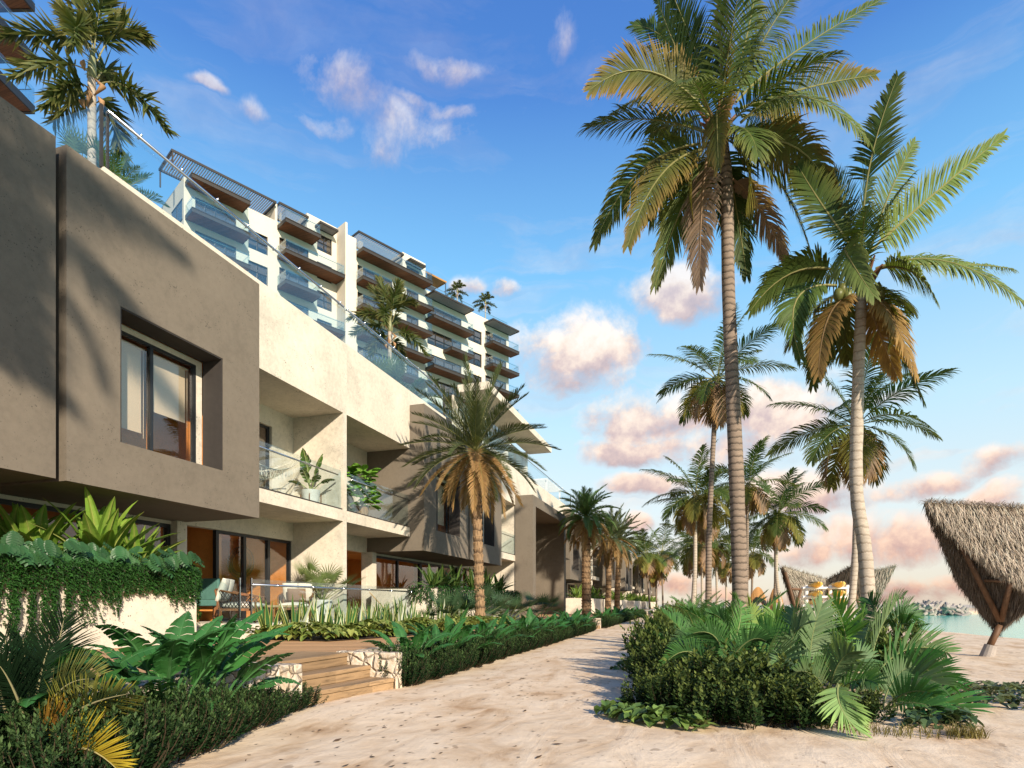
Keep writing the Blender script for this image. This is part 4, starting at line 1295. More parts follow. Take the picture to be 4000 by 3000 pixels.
# roof shrubs
def fanplant(label, base, n, rad, seed, h=.5, col=(.13, .19, .1), spread=1.0):
    r = random.Random(seed); root = thing("fan_palm", base, label, "plant", None)
    for i in range(n):
        g = i * 2.4 + r.uniform(-.3, .3); el = r.uniform(.35, 1.25)
        ln = h * r.uniform(.7, 1.2)
        m = MB(); B = Vector(base)
        fanleaf(m, B, B + Vector((math.cos(g) * math.cos(el) * spread, math.sin(g) * math.cos(el) * spread, math.sin(el))) * ln, rad, 22, 230, jit(col, r), r, rad * .06)
        m.build("leaf", M["leaf"], root)
    return root
def areca(label, base, n, ln, seed, col=(.08, .15, .04), L=.28, w=.03, el0=1.3, el1=.3, name="areca_palm", leaflets=34, group=None, tipc=None, az=None, cat="plant", rcol=(.3, .3, .1)):
    r = random.Random(seed); root = thing(name, base, label, cat, group)
    B = Vector(base)
    for i in range(n):
        g = (i * 2.4 + r.uniform(-.3, .3)) if az is None else r.uniform(*az)
        el = lerp(el0, el1, (i + .5) / n) + r.uniform(-.12, .12)
        l = ln * r.uniform(.8, 1.15); h = Vector((math.cos(g), math.sin(g), 0))
        p0 = B + h * .04
        p1 = p0 + (h * math.cos(el) + Z * math.sin(el)) * l * .6
        e2 = el - r.uniform(.6, 1.1)
        p2 = p1 + (h * math.cos(e2) + Z * math.sin(e2)) * l * .5
        m = MB(); pinnate(m, p0, p1, p2, n=leaflets, L=L, w=w, start=.28, col=jit(col, r), tip=tipc, droop=.35, vee=.45, rr=.012, r=r, segs=3, prof=.5, ang0=65, ang1=28, rc=rcol)
        m.build("frond", M["leaf"], root)
    return root
p = atd(330, 620, 12.2); fanplant("pale fan palm behind the roof balustrade glass beside the first foxtail trunk", (p.x, p.y, p.z - .4), 9, .5, 81, .5)
p = atd(445, 690, 12.4); areca("bright green arching shrub palm spilling over the near roof parapet by the foxtail trunk", (p.x, p.y, p.z - .5), 22, .95, 82, (.12, .2, .05), .2, .016, 1.45, .2)
p = atd(1500, 1480, 22); fanplant("fan palm behind the farther roof balustrade below the second foxtail palm", (p.x, p.y, p.z - .5), 11, .8, 83, .9)
p = atd(1590, 1530, 22.5); areca("dark green shrub palm at the foot of the second foxtail palm on the roof", (p.x, p.y, p.z - .6), 18, 1.3, 84, (.06, .12, .04), .32, .03)
p = atd(1440, 1440, 23.5); areca("low green shrub palm on the roof before the fan palm below the second foxtail", (p.x, p.y, p.z - .9), 14, 1.0, 85, (.09, .16, .05), .3, .03)

# ---------------------------------------------------------------- ivy planters
def planter(y0, y1, lab, ivlab, seed, detail, wallx=-8.0):
    b = MB(); b.box(wallx - 2.3, wallx, y0, y1, .425, 1.56); b.box(wallx - 2.15, wallx - .15, y0 + .15, y1 - .15, 1.56, 1.6, mi=1)
    tag(b.build("planter", [M["white"], M["soil"]]), lab, "planter")
    r = random.Random(seed)
    m = MB()
    def leaf(p, out, s):
        d = (Vector((0, 0, -1)) * r.uniform(.3, 1) + out * r.uniform(.2, .8) + Vector((r.uniform(-.5, .5), r.uniform(-.5, .5), 0))).normalized()
        sd = d.cross(out); sd.normalize()
        k = jit((.018, .062, .010), r, .6)
        P = Vector(p)
        nn = out * s * .15
        m.add([P, P + sd * s * .5 + d * s * .25, P + d * s * .3 + sd * s * .2 + nn, P + d * s, P + d * s * .3 - sd * s * .2 + nn, P - sd * s * .5 + d * s * .25], [(0, 1, 2), (0, 2, 3, 4), (0, 4, 5)], k)
    per = 230 if detail else 50
    sz = .05 if detail else .09
    def face(p0, p1, out):
        L = (p1 - p0).length
        nst = int(L * per / 2.4)
        for i in range(nst):
            t = (i + r.random()) / nst
            q = p0.lerp(p1, t)
            env = .42 + .22 * math.sin(t * L * 2.1 + seed) + .16 * math.sin(t * L * 5.7 + 1) + .22 * math.sin(t * L * .8 + .3) 
            ln = max(.42, (env + .2) * r.uniform(.75, 1.15)) if r.random() > .06 else min(1.0, env + .4)
            if detail and (t * L + .03 * math.sin(t * L * 9 + seed)) % .17 > .085 and r.random() > .15: ln = min(ln, r.uniform(.3, .5))
            z = 1.62 + r.uniform(-.04, .06)
            off = r.uniform(.01, .09)
            for k in range(int(ln / (sz * .5))):
                zz = z - k * sz * .5
                dep = off * (1 - .5 * k * sz * .5 / ln) + .012
                leaf(q + out * (dep + r.uniform(0, .03)) + Vector((r.uniform(-.02, .02), r.uniform(-.02, .02), zz)), out, sz * r.uniform(.7, 1.3))
    a, b_, c = Vector((wallx, y0, 0)), Vector((wallx, y1, 0)), Vector((wallx - 2.3, y1, 0))
    face(a, b_, Vector((1, 0, 0)))
    if detail: face(b_, b_ + Vector((-.6, 0, 0)), Vector((0, 1, 0)))
    face(Vector((wallx - .9, y0, 0)), a, Vector((0, -1, 0)))
    for i in range(900 if detail else 300):
        leaf((wallx - r.uniform(0, .35), r.uniform(y0, y1), 1.62 + r.uniform(0, .07)), Vector((.5, 0, .8)), sz * 1.2)
    o = m.build("trailing_ivy", M["small"]); tag(o, ivlab, "ivy", None, "stuff")

planter(3.0, 7.9, "long pale concrete planter wall below the near villa, curtained with ivy", "dark green ivy trailing over the long near planter wall", 91, True)
planter(17.3, 26.4, "pale planter wall under the second pair of taupe boxes, behind the deck chairs", "ivy trailing from the planter under the second pair of taupe boxes", 92, False)
for k in range(5):
    yc = 44.8 + k * PERIOD
    b = MB(); b.box(-9.6, -7.6, yc - 4.6, yc + 4.6, .425, 1.5)
    tag(b.build("planter", M["white"]), "pale planter wall in front of the %s pair of villas past the portal" % words[k], "planter")

def banana_bush(name, label, base, n, Lf, Wf, seed, col, mid, torn=.1, group=None, el0=1.4, el1=.5, pet=.25, bend=(.5, 1.2), cat="plant", parts=True, pr=.012):
    r = random.Random(seed); root = thing(name, base, label, cat, group)
    for i in range(n):
        g = i * 2.4 + r.uniform(-.35, .35)
        u = (i + .5) / n
        m = MB()
        s = r.uniform(.8, 1.15)
        blade(m, Vector(base) + Vector((math.cos(g), math.sin(g), 0)) * .04, g, lerp(el0, el1, u) + r.uniform(-.1, .1), pet * s, Lf * s, Wf * r.uniform(.85, 1.15), r.uniform(*bend), jit(col, r, .2), r, torn, 12, mid, pr=pr)
        m.build("leaf", M["broad"], root)
    return root
# bird's-nest plants in the near planter
LIME = (.135, .24, .03)
for i, (u, v, d, sc, lab) in enumerate([(40, 2090, 9.2, 1.0, "lime-green bird's-nest plant in the near planter at the picture edge"), (140, 2110, 9.2, 1.1, "lime-green bird's-nest plant in the near planter, second from the picture edge"),
                                        (395, 2130, 9.4, 1.1, "largest lime-green bird's-nest plant rising in the middle of the near planter"), (530, 2160, 9.9, .75, "small lime-green bird's-nest plant nearest the column end of the ivy planter")]):
    p = atd(u, v, d); banana_bush("birds_nest_plant", lab, (p.x, p.y, 1.6), 26, 1.02 * sc, .25 * sc, 100 + i, LIME, (.3, .33, .08), .05, None, 1.5, .25, .05, (.2, .8))
r = random.Random(120)
for i in range(15):
    u = -20 + i * 52 + r.uniform(-20, 20)
    y = 5.2 + (i / 14) * 2.6
    base = Vector((-8.0 - r.uniform(.15, .5), y, 1.6))
    root = thing("monstera", base, "split-leaf monstera among the plants along the front lip of the near ivy planter", "plant", "monsteras in the near planter")
    for k in range(7):
        g = r.uniform(-1.4, 1.4); el = r.uniform(.2, 1.2); ln = r.uniform(.12, .42)
        tip = base + Vector((math.cos(g) * math.cos(el), math.sin(g) * math.cos(el), math.sin(el))) * ln
        m = MB(); m.tube([base, base.lerp(tip, .5) + Z * .05, tip], .006, 4, (.07, .12, .04))
        monstera(m, tip, (math.cos(g) * .8 + .25, math.sin(g) * .8, r.uniform(-1.9, -.5)), r.uniform(.17, .26), (.034, .098, .03), r)
        m.build("leaf", M["broad"], root)
# second planter plants
for i, (y, sc) in enumerate([(17.9, .9), (18.7, 1.0), (19.8, 1.0), (21.5, 1.0), (23, 1.0), (24.6, 1.0)]):
    banana_bush("birds_nest_plant", "dark bird's-nest plant in the planter under the second pair of taupe boxes", (-8.4, y, 1.6), 16, .85 * sc, .17 * sc, 140 + i, (.05, .1, .02), (.16, .22, .06), .05, "bird's-nest plants in the second planter", 1.5, .2, .05, (.2, .8))
F_ = None
for k in range(5):
    yc = 44.8 + k * PERIOD
    for j in range(8):
        y = yc - 4 + j * 1.1
        if F_ is None:
            F_ = banana_bush("birds_nest_plant", "x", (-8.2, y, 1.5), 16, .95, .2, 150, (.12, .2, .03), (.25, .3, .07), .05, None, 1.5, .2, .05, (.3, .9)); c = F_
        else:
            c = copy_tree(F_); c.location = (-8.2 + R_.uniform(-.3, .3), y, 1.5); c.rotation_euler.z = R_.uniform(0, 6); s = R_.uniform(.8, 1.2); c.scale = (s, s, s)
        c["label"] = "bright green leafy plant in the planters before the villas past the portal"; c["group"] = "plants in the distant planters"

# ---------------------------------------------------------------- birds of paradise
BP = (.03, .112, .024)
BPM = (.07, .19, .06)
def bop(base, sc, seed, label, n=13, torn=.3, group=None, az=None):
    r = random.Random(seed); root = thing("bird_of_paradise", base, label, "plant", group)
    for i in range(n):
        g = i * 2.4 + r.uniform(-.35, .35)
        u = (i + .5) / n
        s = sc * r.uniform(.85, 1.12)
        m = MB()
        blade(m, Vector(base) + Vector((math.cos(g), math.sin(g), 0)) * .05 * sc, g, lerp(1.5, .75, u) + r.uniform(-.08, .08), .48 * s, .56 * s, .23 * s, r.uniform(.7, 1.7), jit(BP, r, .2), r, torn, 15, BPM, .3, 1.0, .011 * sc)
        m.build("leaf", M["broad"], root)
    return root
bop((-4.0, 2.75, .05), .95, 160, "dark bird of paradise plant at the picture edge before the planter wall", 11)
bop((-3.84, 3.5, .05), 1.08, 161, "largest bird of paradise plant with tall dark paddle leaves behind the dark clipped hedge", 21, .45)
b3 = bop((-3.92, 3.98, .05), .92, 162, "bird of paradise plant leaning over the stone cheek wall before the steps", 19, .5)
protos = [bop((-3.86, 7.45, .05), .85, 163, "bird of paradise plant just past the far cheek wall of the broad steps", 13, .3), None, None]
protos[1] = bop((-3.9, 8.5, .05), .85, 164, "second bird of paradise plant past the broad steps, behind the round hedge shrubs", 14, .3)
protos[2] = bop((-4.0, 9.4, .05), .9, 165, "third bird of paradise plant past the broad steps, in the long green row", 14, .4)
ys = [10.2, 11.0, 11.8, 12.7, 13.6, 14.6, 15.6, 16.6, 17.7, 18.8, 20.0, 21.2, 22.3, 28, 29.4, 31, 33, 35, 37, 39, 41.5, 44, 47, 50, 53]
for i, y in enumerate(ys):
    c = copy_tree(protos[i % 3]); c.location = (wx(y) + R_.uniform(.15, .4), y + R_.uniform(-.2, .2), .05)
    c.rotation_euler.z = R_.uniform(0, 6.28); s = R_.uniform(.85, 1.15); c.scale = (s, s, s)
    c["label"] = "bird of paradise plant in the long row beside the path after the broad steps"
    c["group"] = "birds of paradise along the retaining wall"

# ---------------------------------------------------------------- clipped hedges
def shrub_mesh(seed, rx, ry, h, ns, s, col, tipc, n=11, up=.75, lo=-.25):
    r = random.Random(seed); m = MB()
    for i in range(ns):
        g = r.uniform(0, 2 * PI); ct = r.uniform(lo, 1)
        st = math.sqrt(max(0, 1 - ct * ct))
        k = r.uniform(.72, 1.0) * (1 + .08 * math.sin(g * 5 + seed) + .06 * math.sin(ct * 7 + g * 3))
        p = Vector((rx * st * math.cos(g) * k, ry * st * math.sin(g) * k, h * .42 + h * .52 * ct * k))
        if p.z < .01: p.z = r.uniform(.01, .06)
        d = Vector((st * math.cos(g), st * math.sin(g), ct * .5 + up)) + Vector((r.uniform(-.4, .4), r.uniform(-.4, .4), 0))
        sprig(m, p, d, n, s * r.uniform(.8, 1.25), col, r, tipc)
    # twigs
    for i in range(26):
        g = r.uniform(0, 6.28); q = Vector((math.cos(g) * rx * .7, math.sin(g) * ry * .7, h * r.uniform(.4, .8)))
        m.tube([Vector((0, 0, 0)), q * .5 + Z * .02, q], [.012, .008, .004], 4, (.07, .05, .035))
    return m
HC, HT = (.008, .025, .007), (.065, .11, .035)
h0 = []
for i in range(3):
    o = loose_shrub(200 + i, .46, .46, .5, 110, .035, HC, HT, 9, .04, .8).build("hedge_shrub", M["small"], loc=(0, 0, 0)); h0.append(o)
used = set()
def hshrub(x, y, s, label, group, k=None, z=0.0, zs=1.0):
    k = R_.randrange(3) if k is None else k
    if k not in used: o = h0[k]; used.add(k)
    else: o = h0[k].copy(); COL.objects.link(o)
    o.location = (x, y, z); o.scale = (s, s, s * zs); o.rotation_euler.z = R_.uniform(0, 6.28)
    tag(o, label, "shrub", group)
near = []
for j in range(11):
    y = 2.35 + j * .28
    x = -3.48 - .25 * (y - 3.06) + .04 * math.sin(j * 2.1)
    near.append((x, y, .98 - .025 * j)); near.append((x - .36, y - .1, .92 - .025 * j))
for x, y in ((-3.9, 2.2), (-4.2, 2.5), (-4.45, 2.9), (-3.6, 2.0), (-4.5, 2.2)): near.append((x, y, .9))
for i, (x, y, s) in enumerate(near):
    hshrub(x, y, s * R_.uniform(.8, .95), "dark clipped hedge shrub in the low mass before the large bird of paradise plants", "shrubs of the near hedge", i % 3, 0, 1.0 if y < 3.6 else (.88 if y < 4.4 else .66))
y = 7.0; i = 0
while y < 23:
    x = wx(y) + .34
    hshrub(x, y, R_.uniform(.82, .98), "rounded clipped hedge shrub in the row along the path after the broad steps", "row of shrubs after the broad steps", i % 3)
    if i % 1 == 0: hshrub(x + .02, y + .1, .75, "rounded clipped hedge shrub in the row along the path after the broad steps", "row of shrubs after the broad steps", (i + 1) % 3)
    y += .62 + i * .004; i += 1
y = 26.8
while y < 55:
    hshrub(wx(y) + .4, y, R_.uniform(.9, 1.15), "clipped shrub in the row between the second and third flights of steps", "row of shrubs after the second steps"); y += 1.1

# ---------------------------------------------------------------- snake plants and ground cover on the deck bed
def snake(seed, n=11, h=.72):
    r = random.Random(seed); m = MB()
    for i in range(n):
        g = r.uniform(0, 6.28); le = r.uniform(.02, .3)
        hh = h * r.uniform(.55, 1.1); w = .075 * r.uniform(.7, 1.2)
        b = Vector((math.cos(g) * .06, math.sin(g) * .06, 0)); d = Vector((math.cos(g) * le, math.sin(g) * le, 1)).normalized()
        sd = Vector((-math.sin(g + r.uniform(-1, 1)), math.cos(g + r.uniform(-1, 1)), 0)).normalized()
        nr = sd.cross(d)
        white = r.random() < .3
        kc = (.46, .5, .4) if white else jit((.035, .11, .03), r)
        ke = (.42, .42, .12)
        N = 6; vs = []; cs = []
        for j in range(N + 1):
            u = j / N; ww = w * (.6 + 1.0 * u if u < .4 else 1.0 - .98 * ((u - .4) / .6) ** 1.5) 
            q = b + d * hh * u + Vector((math.cos(g), math.sin(g), 0)) * (.06 * u * u)
            vs += [q - sd * ww * .5 + nr * ww * .15, q - sd * ww * .28, q + sd * ww * .28, q + sd * ww * .5 + nr * ww * .15]; cs += [ke, kc, kc, ke]
        fs = []
        for j in range(N):
            for k in range(3): fs.append((4 * j + k, 4 * j + k + 1, 4 * j + k + 5, 4 * j + k + 4))
        m.add(vs, fs, cs)
    return m
sp = [snake(220 + i).build("snake_plant", M["broad"], loc=(0, 0, 0)) for i in range(4)]
k = 0
r = random.Random(230)
def bedline(y): return -6.55 - .0 * y
for row in range(2):
    y = 8.95 + row * .2
    while y < 17.0:
        x = -7.45 + row * .42 + r.uniform(-.12, .12) + (y - 9) * .02
        o = sp[k] if k < 4 else sp[k % 4].copy()
        if k >= 4: COL.objects.link(o)
        o.location = (x, y, .45); o.rotation_euler.z = r.uniform(0, 6.28); s = r.uniform(.65, 1.2); o.scale = (s, s, s)
        tag(o, "yellow-edged snake plant in the deck bed before the glass fence", "plant", "snake plants in the deck bed")
        k += 1; y += r.uniform(.28, .62)
m = MB(); m.add([(-7.75, 8.72, .45), (-5.95, 8.62, .445), (-5.5, 10.5, .445), (-5.45, 17.2, .445), (-8.3, 17.2, .45), (-8.3, 9.95, .45)], [(0, 1, 2, 3, 4, 5)])
o = m.build("planting_bed", M["soil"], loc=(0, 0, 0)); o["kind"] = "structure"
def cover(name, label, pts, n, s, h, col, edge, seed, zb, mat="broad"):
    """pts: polygon in the ground plane"""
    r = random.Random(seed); m = MB()
    xs = [p[0] for p in pts]; ys_ = [p[1] for p in pts]
    def inside(x, y):
        c = False
        for (x1, y1), (x2, y2) in zip(pts, pts[1:] + pts[:1]):
            if (y1 > y) != (y2 > y) and x < (x2 - x1) * (y - y1) / (y2 - y1) + x1: c = not c
        return c
    k = 0
    while k < n:
        x, y = r.uniform(min(xs), max(xs)), r.uniform(min(ys_), max(ys_))
        if not inside(x, y): continue
        k += 1
        g = r.uniform(0, 6.28); z = zb + h * r.uniform(.25, 1) * (.75 + .25 * math.sin(x * 4) * math.sin(y * 3.3))
        heart(m, (x, y, z), (math.cos(g), math.sin(g), r.uniform(-.7, .1)), s * r.uniform(.7, 1.25), col if r.random() > .3 else edge, r, edge)
    tag(m.build(name, M[mat]), label, "ground cover", None, "stuff")
cover("heart_leaf_cover", "mass of yellow-green heart-shaped leaves edging the deck bed", [(-7.75, 8.7), (-6.9, 8.55), (-5.9, 8.6), (-5.45, 10.5), (-5.4, 17.2), (-6.2, 17.2), (-6.35, 10.5), (-6.6, 9.2), (-7.7, 9.05)], 2700, .13, .33, (.075, .125, .022), (.24, .27, .07), 240, .45)
cover("dark_leaf_cover", "dark leaves filling the ground between the snake plants", [(-7.8, 8.9), (-6.3, 9.0), (-6.0, 17.2), (-8.2, 17.2)], 900, .12, .17, (.025, .06, .02), (.05, .09, .03), 241, .45)
# leafy plants before the date palm
for i, (x, y, s) in enumerate([(-6.9, 15.6, 1.0), (-6.6, 17.2, 1.2), (-7.2, 18.4, 1.1), (-6.3, 19.6, 1.0), (-7.0, 21, 1.2), (-6.2, 23.5, 1.1), (-7.2, 25.5, 1.2)]):
    fanplant("fan palm in the bed round the foot of the big date palm" if i else "first fan palm behind the snake plants, before the big date palm", (x, y, .45), 9, .5 * s, 250 + i, .75 * s, (.05, .1, .045), 1.2)
    if i: [o for o in D.objects if o.get("label") == "fan palm in the bed round the foot of the big date palm"][-1]["group"] = "fan palms round the big date palm"
# ---------------------------------------------------------------- island bed between the path and the beach
def q6(x, y): return (2350 + x / 1.3406, 2250 + y / 1.3406)
def q4(x, y): return (x / 2.011, 2175 + y / 2.011)
GG = (.125, .195, .085); GB = (.13, .27, .045); GD = (.04, .105, .03); GT = (.075, .19, .045)
def pxfronds(name, label, specs, d, seed, qf, cat="plant", n=26, L=.3, w=.045, droop=.3, vee=.35, rc=(.22, .26, .1), base=None, group=None, start=.22, segs=3, prof=.5, ang0=68, ang1=26, roll=.9, mt="leaf"):
    r = random.Random(seed)
    bb = base if base else (lambda p: Vector((p.x, p.y, 0)))(atd(*qf(*specs[0][0]), d))
    root = thing(name, bb, label, cat, group)
    for b, c, dc, t, dt, col, tip in specs:
        m = MB(); pinnate(m, atd(*qf(*b), d), atd(*qf(*c), d + dc), atd(*qf(*t), d + dt), n=n, L=L, w=w, start=start, col=jit(col, r, .12), tip=tip, droop=droop, vee=vee, rr=.011, r=r, segs=segs, prof=prof, rc=rc, miss=.0, roll=roll * r.choice((-1, 1)), ragged=.08, ang0=ang0, ang1=ang1)
        m.build("frond", M[mt], root)
    return root
pxfronds("palm_shrub", "grey-green broad-leaved palm shrub standing up in the middle of the spiky bed", [((1090, 520), (1085, 300), .1, (1155, 150), .2, GG, GG), ((1060, 520), (1000, 300), .3, (1010, 170), .5, GG, GT), ((1000, 470), (960, 320), -.2, (1060, 250), -.3, GG, GG), ((1130, 520), (1190, 340), .4, (1260, 260), .7, GT, GB),
          ((830, 430), (880, 370), -.6, (1040, 470), -.9, GG, GG), ((1180, 470), (1250, 360), -.5, (1330, 440), -.8, GG, GG), ((1050, 540), (900, 330), .3, (830, 260), .5, GT, GB)], 6.7, 301, q6, n=26, L=.32, w=.03)
pxfronds("palm_shrub", "bright yellow-green palm shrub before the kayak rack in the spiky bed", [((1300, 480), (1285, 260), 0, (1215, 130), .1, GB, (.2, .3, .06)), ((1310, 480), (1340, 300), .3, (1370, 200), .4, GB, GB), ((780, 430), (800, 260), .2, (770, 150), .3, (.14, .22, .05), (.25, .3, .07)), ((1280, 480), (1200, 330), .4, (1150, 250), .6, GB, GT), ((930, 470), (960, 330), .3, (900, 190), .4, GB, (.2, .28, .07))], 7.2, 302, q6, n=26, L=.33, w=.03)
pxfronds("palm_shrub", "big arching palm shrub whose long fronds reach over the sand towards the beach", [((1400, 540), (1420, 300), .1, (1530, 160), .2, GG, GG), ((1410, 560), (1560, 300), .0, (1810, 400), .1, GG, (.07, .24, .07)), ((1430, 580), (1640, 400), -.3, (1830, 560), -.5, GT, (.06, .24, .07)), ((1430, 620), (1600, 480), -.4, (1760, 560), -.6, GG, GT),
          ((1530, 660), (1760, 570), -.2, (1960, 770), -.5, GT, (.06, .26, .08)), ((1440, 640), (1560, 520), .2, (1720, 640), .4, GG, GT), ((1400, 520), (1330, 330), .4, (1440, 240), .7, GG, GG)], 6.3, 303, q6, n=32, L=.36, w=.027)
pxfronds("palm_shrub", "light green single palm frond drooping over the front of the leafy shrubs onto the sand", [((1240, 570), (1215, 690), -.12, (1345, 810), -.2, (.2, .32, .11), (.24, .36, .1))], 4.9, 304, q6, n=24, L=.25, w=.026, start=.05, base=Vector((1.2, 5.5, 0)), roll=.2)
pxfronds("areca_palm", "dense green areca palm arching towards the path from the spiky bed", [((600, 500), (450, 300), .0, (315, 480), -.2, GD, GT), ((620, 500), (540, 230), .1, (380, 370), .2, GD, GG), ((640, 500), (640, 250), -.2, (480, 300), -.2, GD, GT), ((660, 500), (720, 260), .2, (590, 200), .3, GD, GT), ((640, 500), (760, 280), -.1, (860, 340), -.2, GD, GT), ((650, 500), (700, 330), -.3, (630, 420), -.6, GD, GT), ((640, 480), (780, 170), .4, (700, 120), .6, GT, (.12, .2, .07))], 6.8, 305, q6, n=46, L=.24, w=.016)
pxfronds("areca_palm", "dark areca palm with stiff arching fronds at the foot of the pale curving palm", [((1460, 330), (1480, 150), 0, (1580, 110), .2, GD, GD), ((1470, 330), (1560, 120), .1, (1650, 240), .0, GD, GT), ((1460, 340), (1440, 160), .2, (1400, 120), .4, GD, GT), ((1470, 340), (1600, 180), -.3, (1640, 300), -.5, GD, GT), ((1450, 340), (1520, 200), .4, (1620, 130), .8, GD, GD)], 9.0, 306, q6, n=50, L=.3, w=.018)
for i, (x, y, s, c) in enumerate([(.1, 8.6, 1.0, GT), (.9, 8.8, 1.05, GD), (1.7, 8.9, 1.0, GT), (-.2, 10.2, 1.1, GD), (.6, 10.6, 1.2, GT), (1.6, 10.6, 1.1, GG), (2.4, 10.8, 1.1, GD), (0, 13, 1.2, GT), (1.6, 13.2, 1.2, GD), (-.3, 16, 1.2, GT), (.9, 16.5, 1.2, GD), (2.4, 16, 1.1, GT), (0, 20, 1.4, GT), (1.2, 21, 1.4, GD), (-.2, 25, 1.6, GT), (.9, 27, 1.6, GD), (-.5, 31, 1.7, GT), (.4, 34, 1.7, GD), (2.2, 20, 1.3, GT), (-.9, 39, 1.8, GT), (-.4, 45, 1.8, GD)]):
    areca("areca palm filling the long bed behind the spiky palm shrubs, beneath the coconut trunks", (x, y, 0), 15 if i < 9 else 13, 1.0 * s, 320 + i, c, .28, .024, 1.45, .35, leaflets=34, group="areca palms of the long bed", tipc=mixc(c, GG, .5))
pxfronds("palm_shrub", "grey-green palm shrub pushing through the dark shrubs behind the drooping frond", [((1180, 640), (1130, 480), -.2, (1020, 500), -.4, GG, GT), ((1190, 640), (1210, 450), -.1, (1300, 400), -.3, GG, GG), ((1200, 640), (1330, 500), -.3, (1440, 560), -.6, GT, GG), ((1170, 640), (1050, 430), .2, (930, 470), .1, GT, GG), ((1200, 640), (1290, 420), .2, (1400, 430), .2, GG, GT)], 5.9, 308, q6, n=26, L=.27, w=.025)
pxfronds("palm_shrub", "low green palm shrub at the beach-side corner of the spiky bed", [((1480, 700), (1600, 560), -.2, (1740, 620), -.4, GT, (.07, .24, .08)), ((1480, 700), (1640, 620), -.3, (1800, 720), -.5, GT, (.07, .24, .08)), ((1470, 700), (1500, 520), .1, (1620, 470), .2, GG, GT), ((1470, 700), (1400, 560), -.2, (1330, 620), -.5, GG, GG)], 5.8, 309, q6, n=28, L=.25, w=.02)
# leafy shrubs round the front of the bed
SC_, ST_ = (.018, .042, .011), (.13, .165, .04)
s0 = []
for i in range(3):
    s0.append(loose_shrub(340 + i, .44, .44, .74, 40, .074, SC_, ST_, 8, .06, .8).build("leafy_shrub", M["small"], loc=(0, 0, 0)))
us = set()
pos = [(-.55, 6.05, .6), (-.22, 5.8, .72), (.1, 5.62, .8), (.42, 5.55, .85), (.76, 5.6, .82), (1.06, 5.8, .7), (1.38, 6.05, .62), (-.45, 6.6, .9), (-.05, 6.35, 1.05), (.3, 6.15, 1.15), (.7, 6.2, .95), (-.5, 7.4, .95), (.35, 6.9, 1.1), (-.62, 8.5, .9), (2.3, 8.4, .8), (-.7, 10, 1.0), (-.75, 12, 1.0), (-.8, 14.5, 1.0), (-.85, 17, 1.0), (-.9, 20, 1.1), (-.95, 23, 1.1), (-1, 27, 1.3), (-1.2, 32, 1.3), (-1.4, 38, 1.4), (2.6, 9.5, .8), (2.8, 11.5, .9)]
for i, (x, y, s) in enumerate(pos):
    k = i % 3
    o = s0[k] if k not in us else s0[k].copy()
    if k in us: COL.objects.link(o)
    us.add(k)
    o.location = (x, y, 0); o.rotation_euler.z = R_.uniform(0, 6.28); s *= .86 if y < 8 else 1; o.scale = (s, s, s * R_.uniform(.62, .86) if y < 8 else s * R_.uniform(.85, 1.1))
    tag(o, "olive leafy shrub with pale shoot tips massed round the spiky palm bed", "shrub", "leafy shrubs of the palm bed")
cover("heart_leaf_creeper", "low heart-leaved creeper spreading onto the sand at the near path corner of the palm bed", [(-.95, 5.75), (-.75, 5.45), (-.3, 5.2), (.05, 5.15), (.1, 5.35), (-.4, 5.7), (-.7, 6.1)], 170, .115, .16, (.05, .1, .025), (.13, .2, .05), 350, 0)
cover("heart_leaf_creeper", "heart-leaved creeper on the sand along the path side of the palm bed further back", [(-1.35, 9.6), (-.8, 9.2), (-.7, 13), (-1.2, 12)], 160, .1, .12, (.05, .1, .025), (.13, .2, .05), 351, 0)
cover("beach_creeper", "strip of low creeper on the sand before the leaning thatched parasol", [(2.3, 7.4), (3.1, 7.1), (5.2, 7.2), (6, 8.2), (6, 9.4), (4.2, 9.2), (2.7, 9.0)], 1150, .10, .16, (.05, .075, .022), (.13, .15, .06), 352, 0)
cover("beach_creeper", "separate sparse patch of creeper on the sand nearer the viewer than the creeper strip", [(3.0, 6.65), (3.7, 6.4), (4.6, 6.6), (4.4, 7.0), (3.3, 6.95)], 170, .08, .1, (.05, .075, .022), (.13, .15, .06), 353, 0)
cover("heart_leaf_creeper", "dark heart-leaved creeper under the beach-side corner of the palm bed", [(1.6, 5.7), (2.2, 5.95), (2.3, 6.4), (1.8, 6.3)], 130, .09, .16, (.04, .08, .03), (.08, .13, .05), 354, 0)
def grass(name, label, cx, cy, rx, ry, n, h, seed):
    r = random.Random(seed); m = MB()
    for i in range(n):
        a = r.uniform(0, 6.28); q = math.sqrt(r.random())
        p = Vector((cx + math.cos(a) * rx * q, cy + math.sin(a) * ry * q, 0))
        g = r.uniform(0, 6.28); d = Vector((math.cos(g) * r.uniform(.1, .7), math.sin(g) * r.uniform(.1, .7), 1)).normalized(); l = h * r.uniform(.5, 1.2)
        s = Vector((-math.sin(g), math.cos(g), 0)) * .0035
        e = p + d * l + Vector((math.cos(g), math.sin(g), 0)) * l * .3
        m.add([p - s, p + s, p + d * l * .6 + s * .8, p + d * l * .6 - s * .8, e], [(0, 1, 2, 3), (3, 2, 4)], jit((.2, .17, .06), r, .3))
    tag(m.build(name, M["leaf"]), label, "grass", None, "stuff")
grass("dry_grass", "thin dry grass tufts at the sandy foot of the shrubs under the drooping frond", 1.5, 5.55, .55, .16, 240, .11, 360)
grass("dry_grass", "small dry grass tuft alone on the sand at the beach-side corner of the bed", 2.0, 5.6, .14, .1, 200, .12, 361)

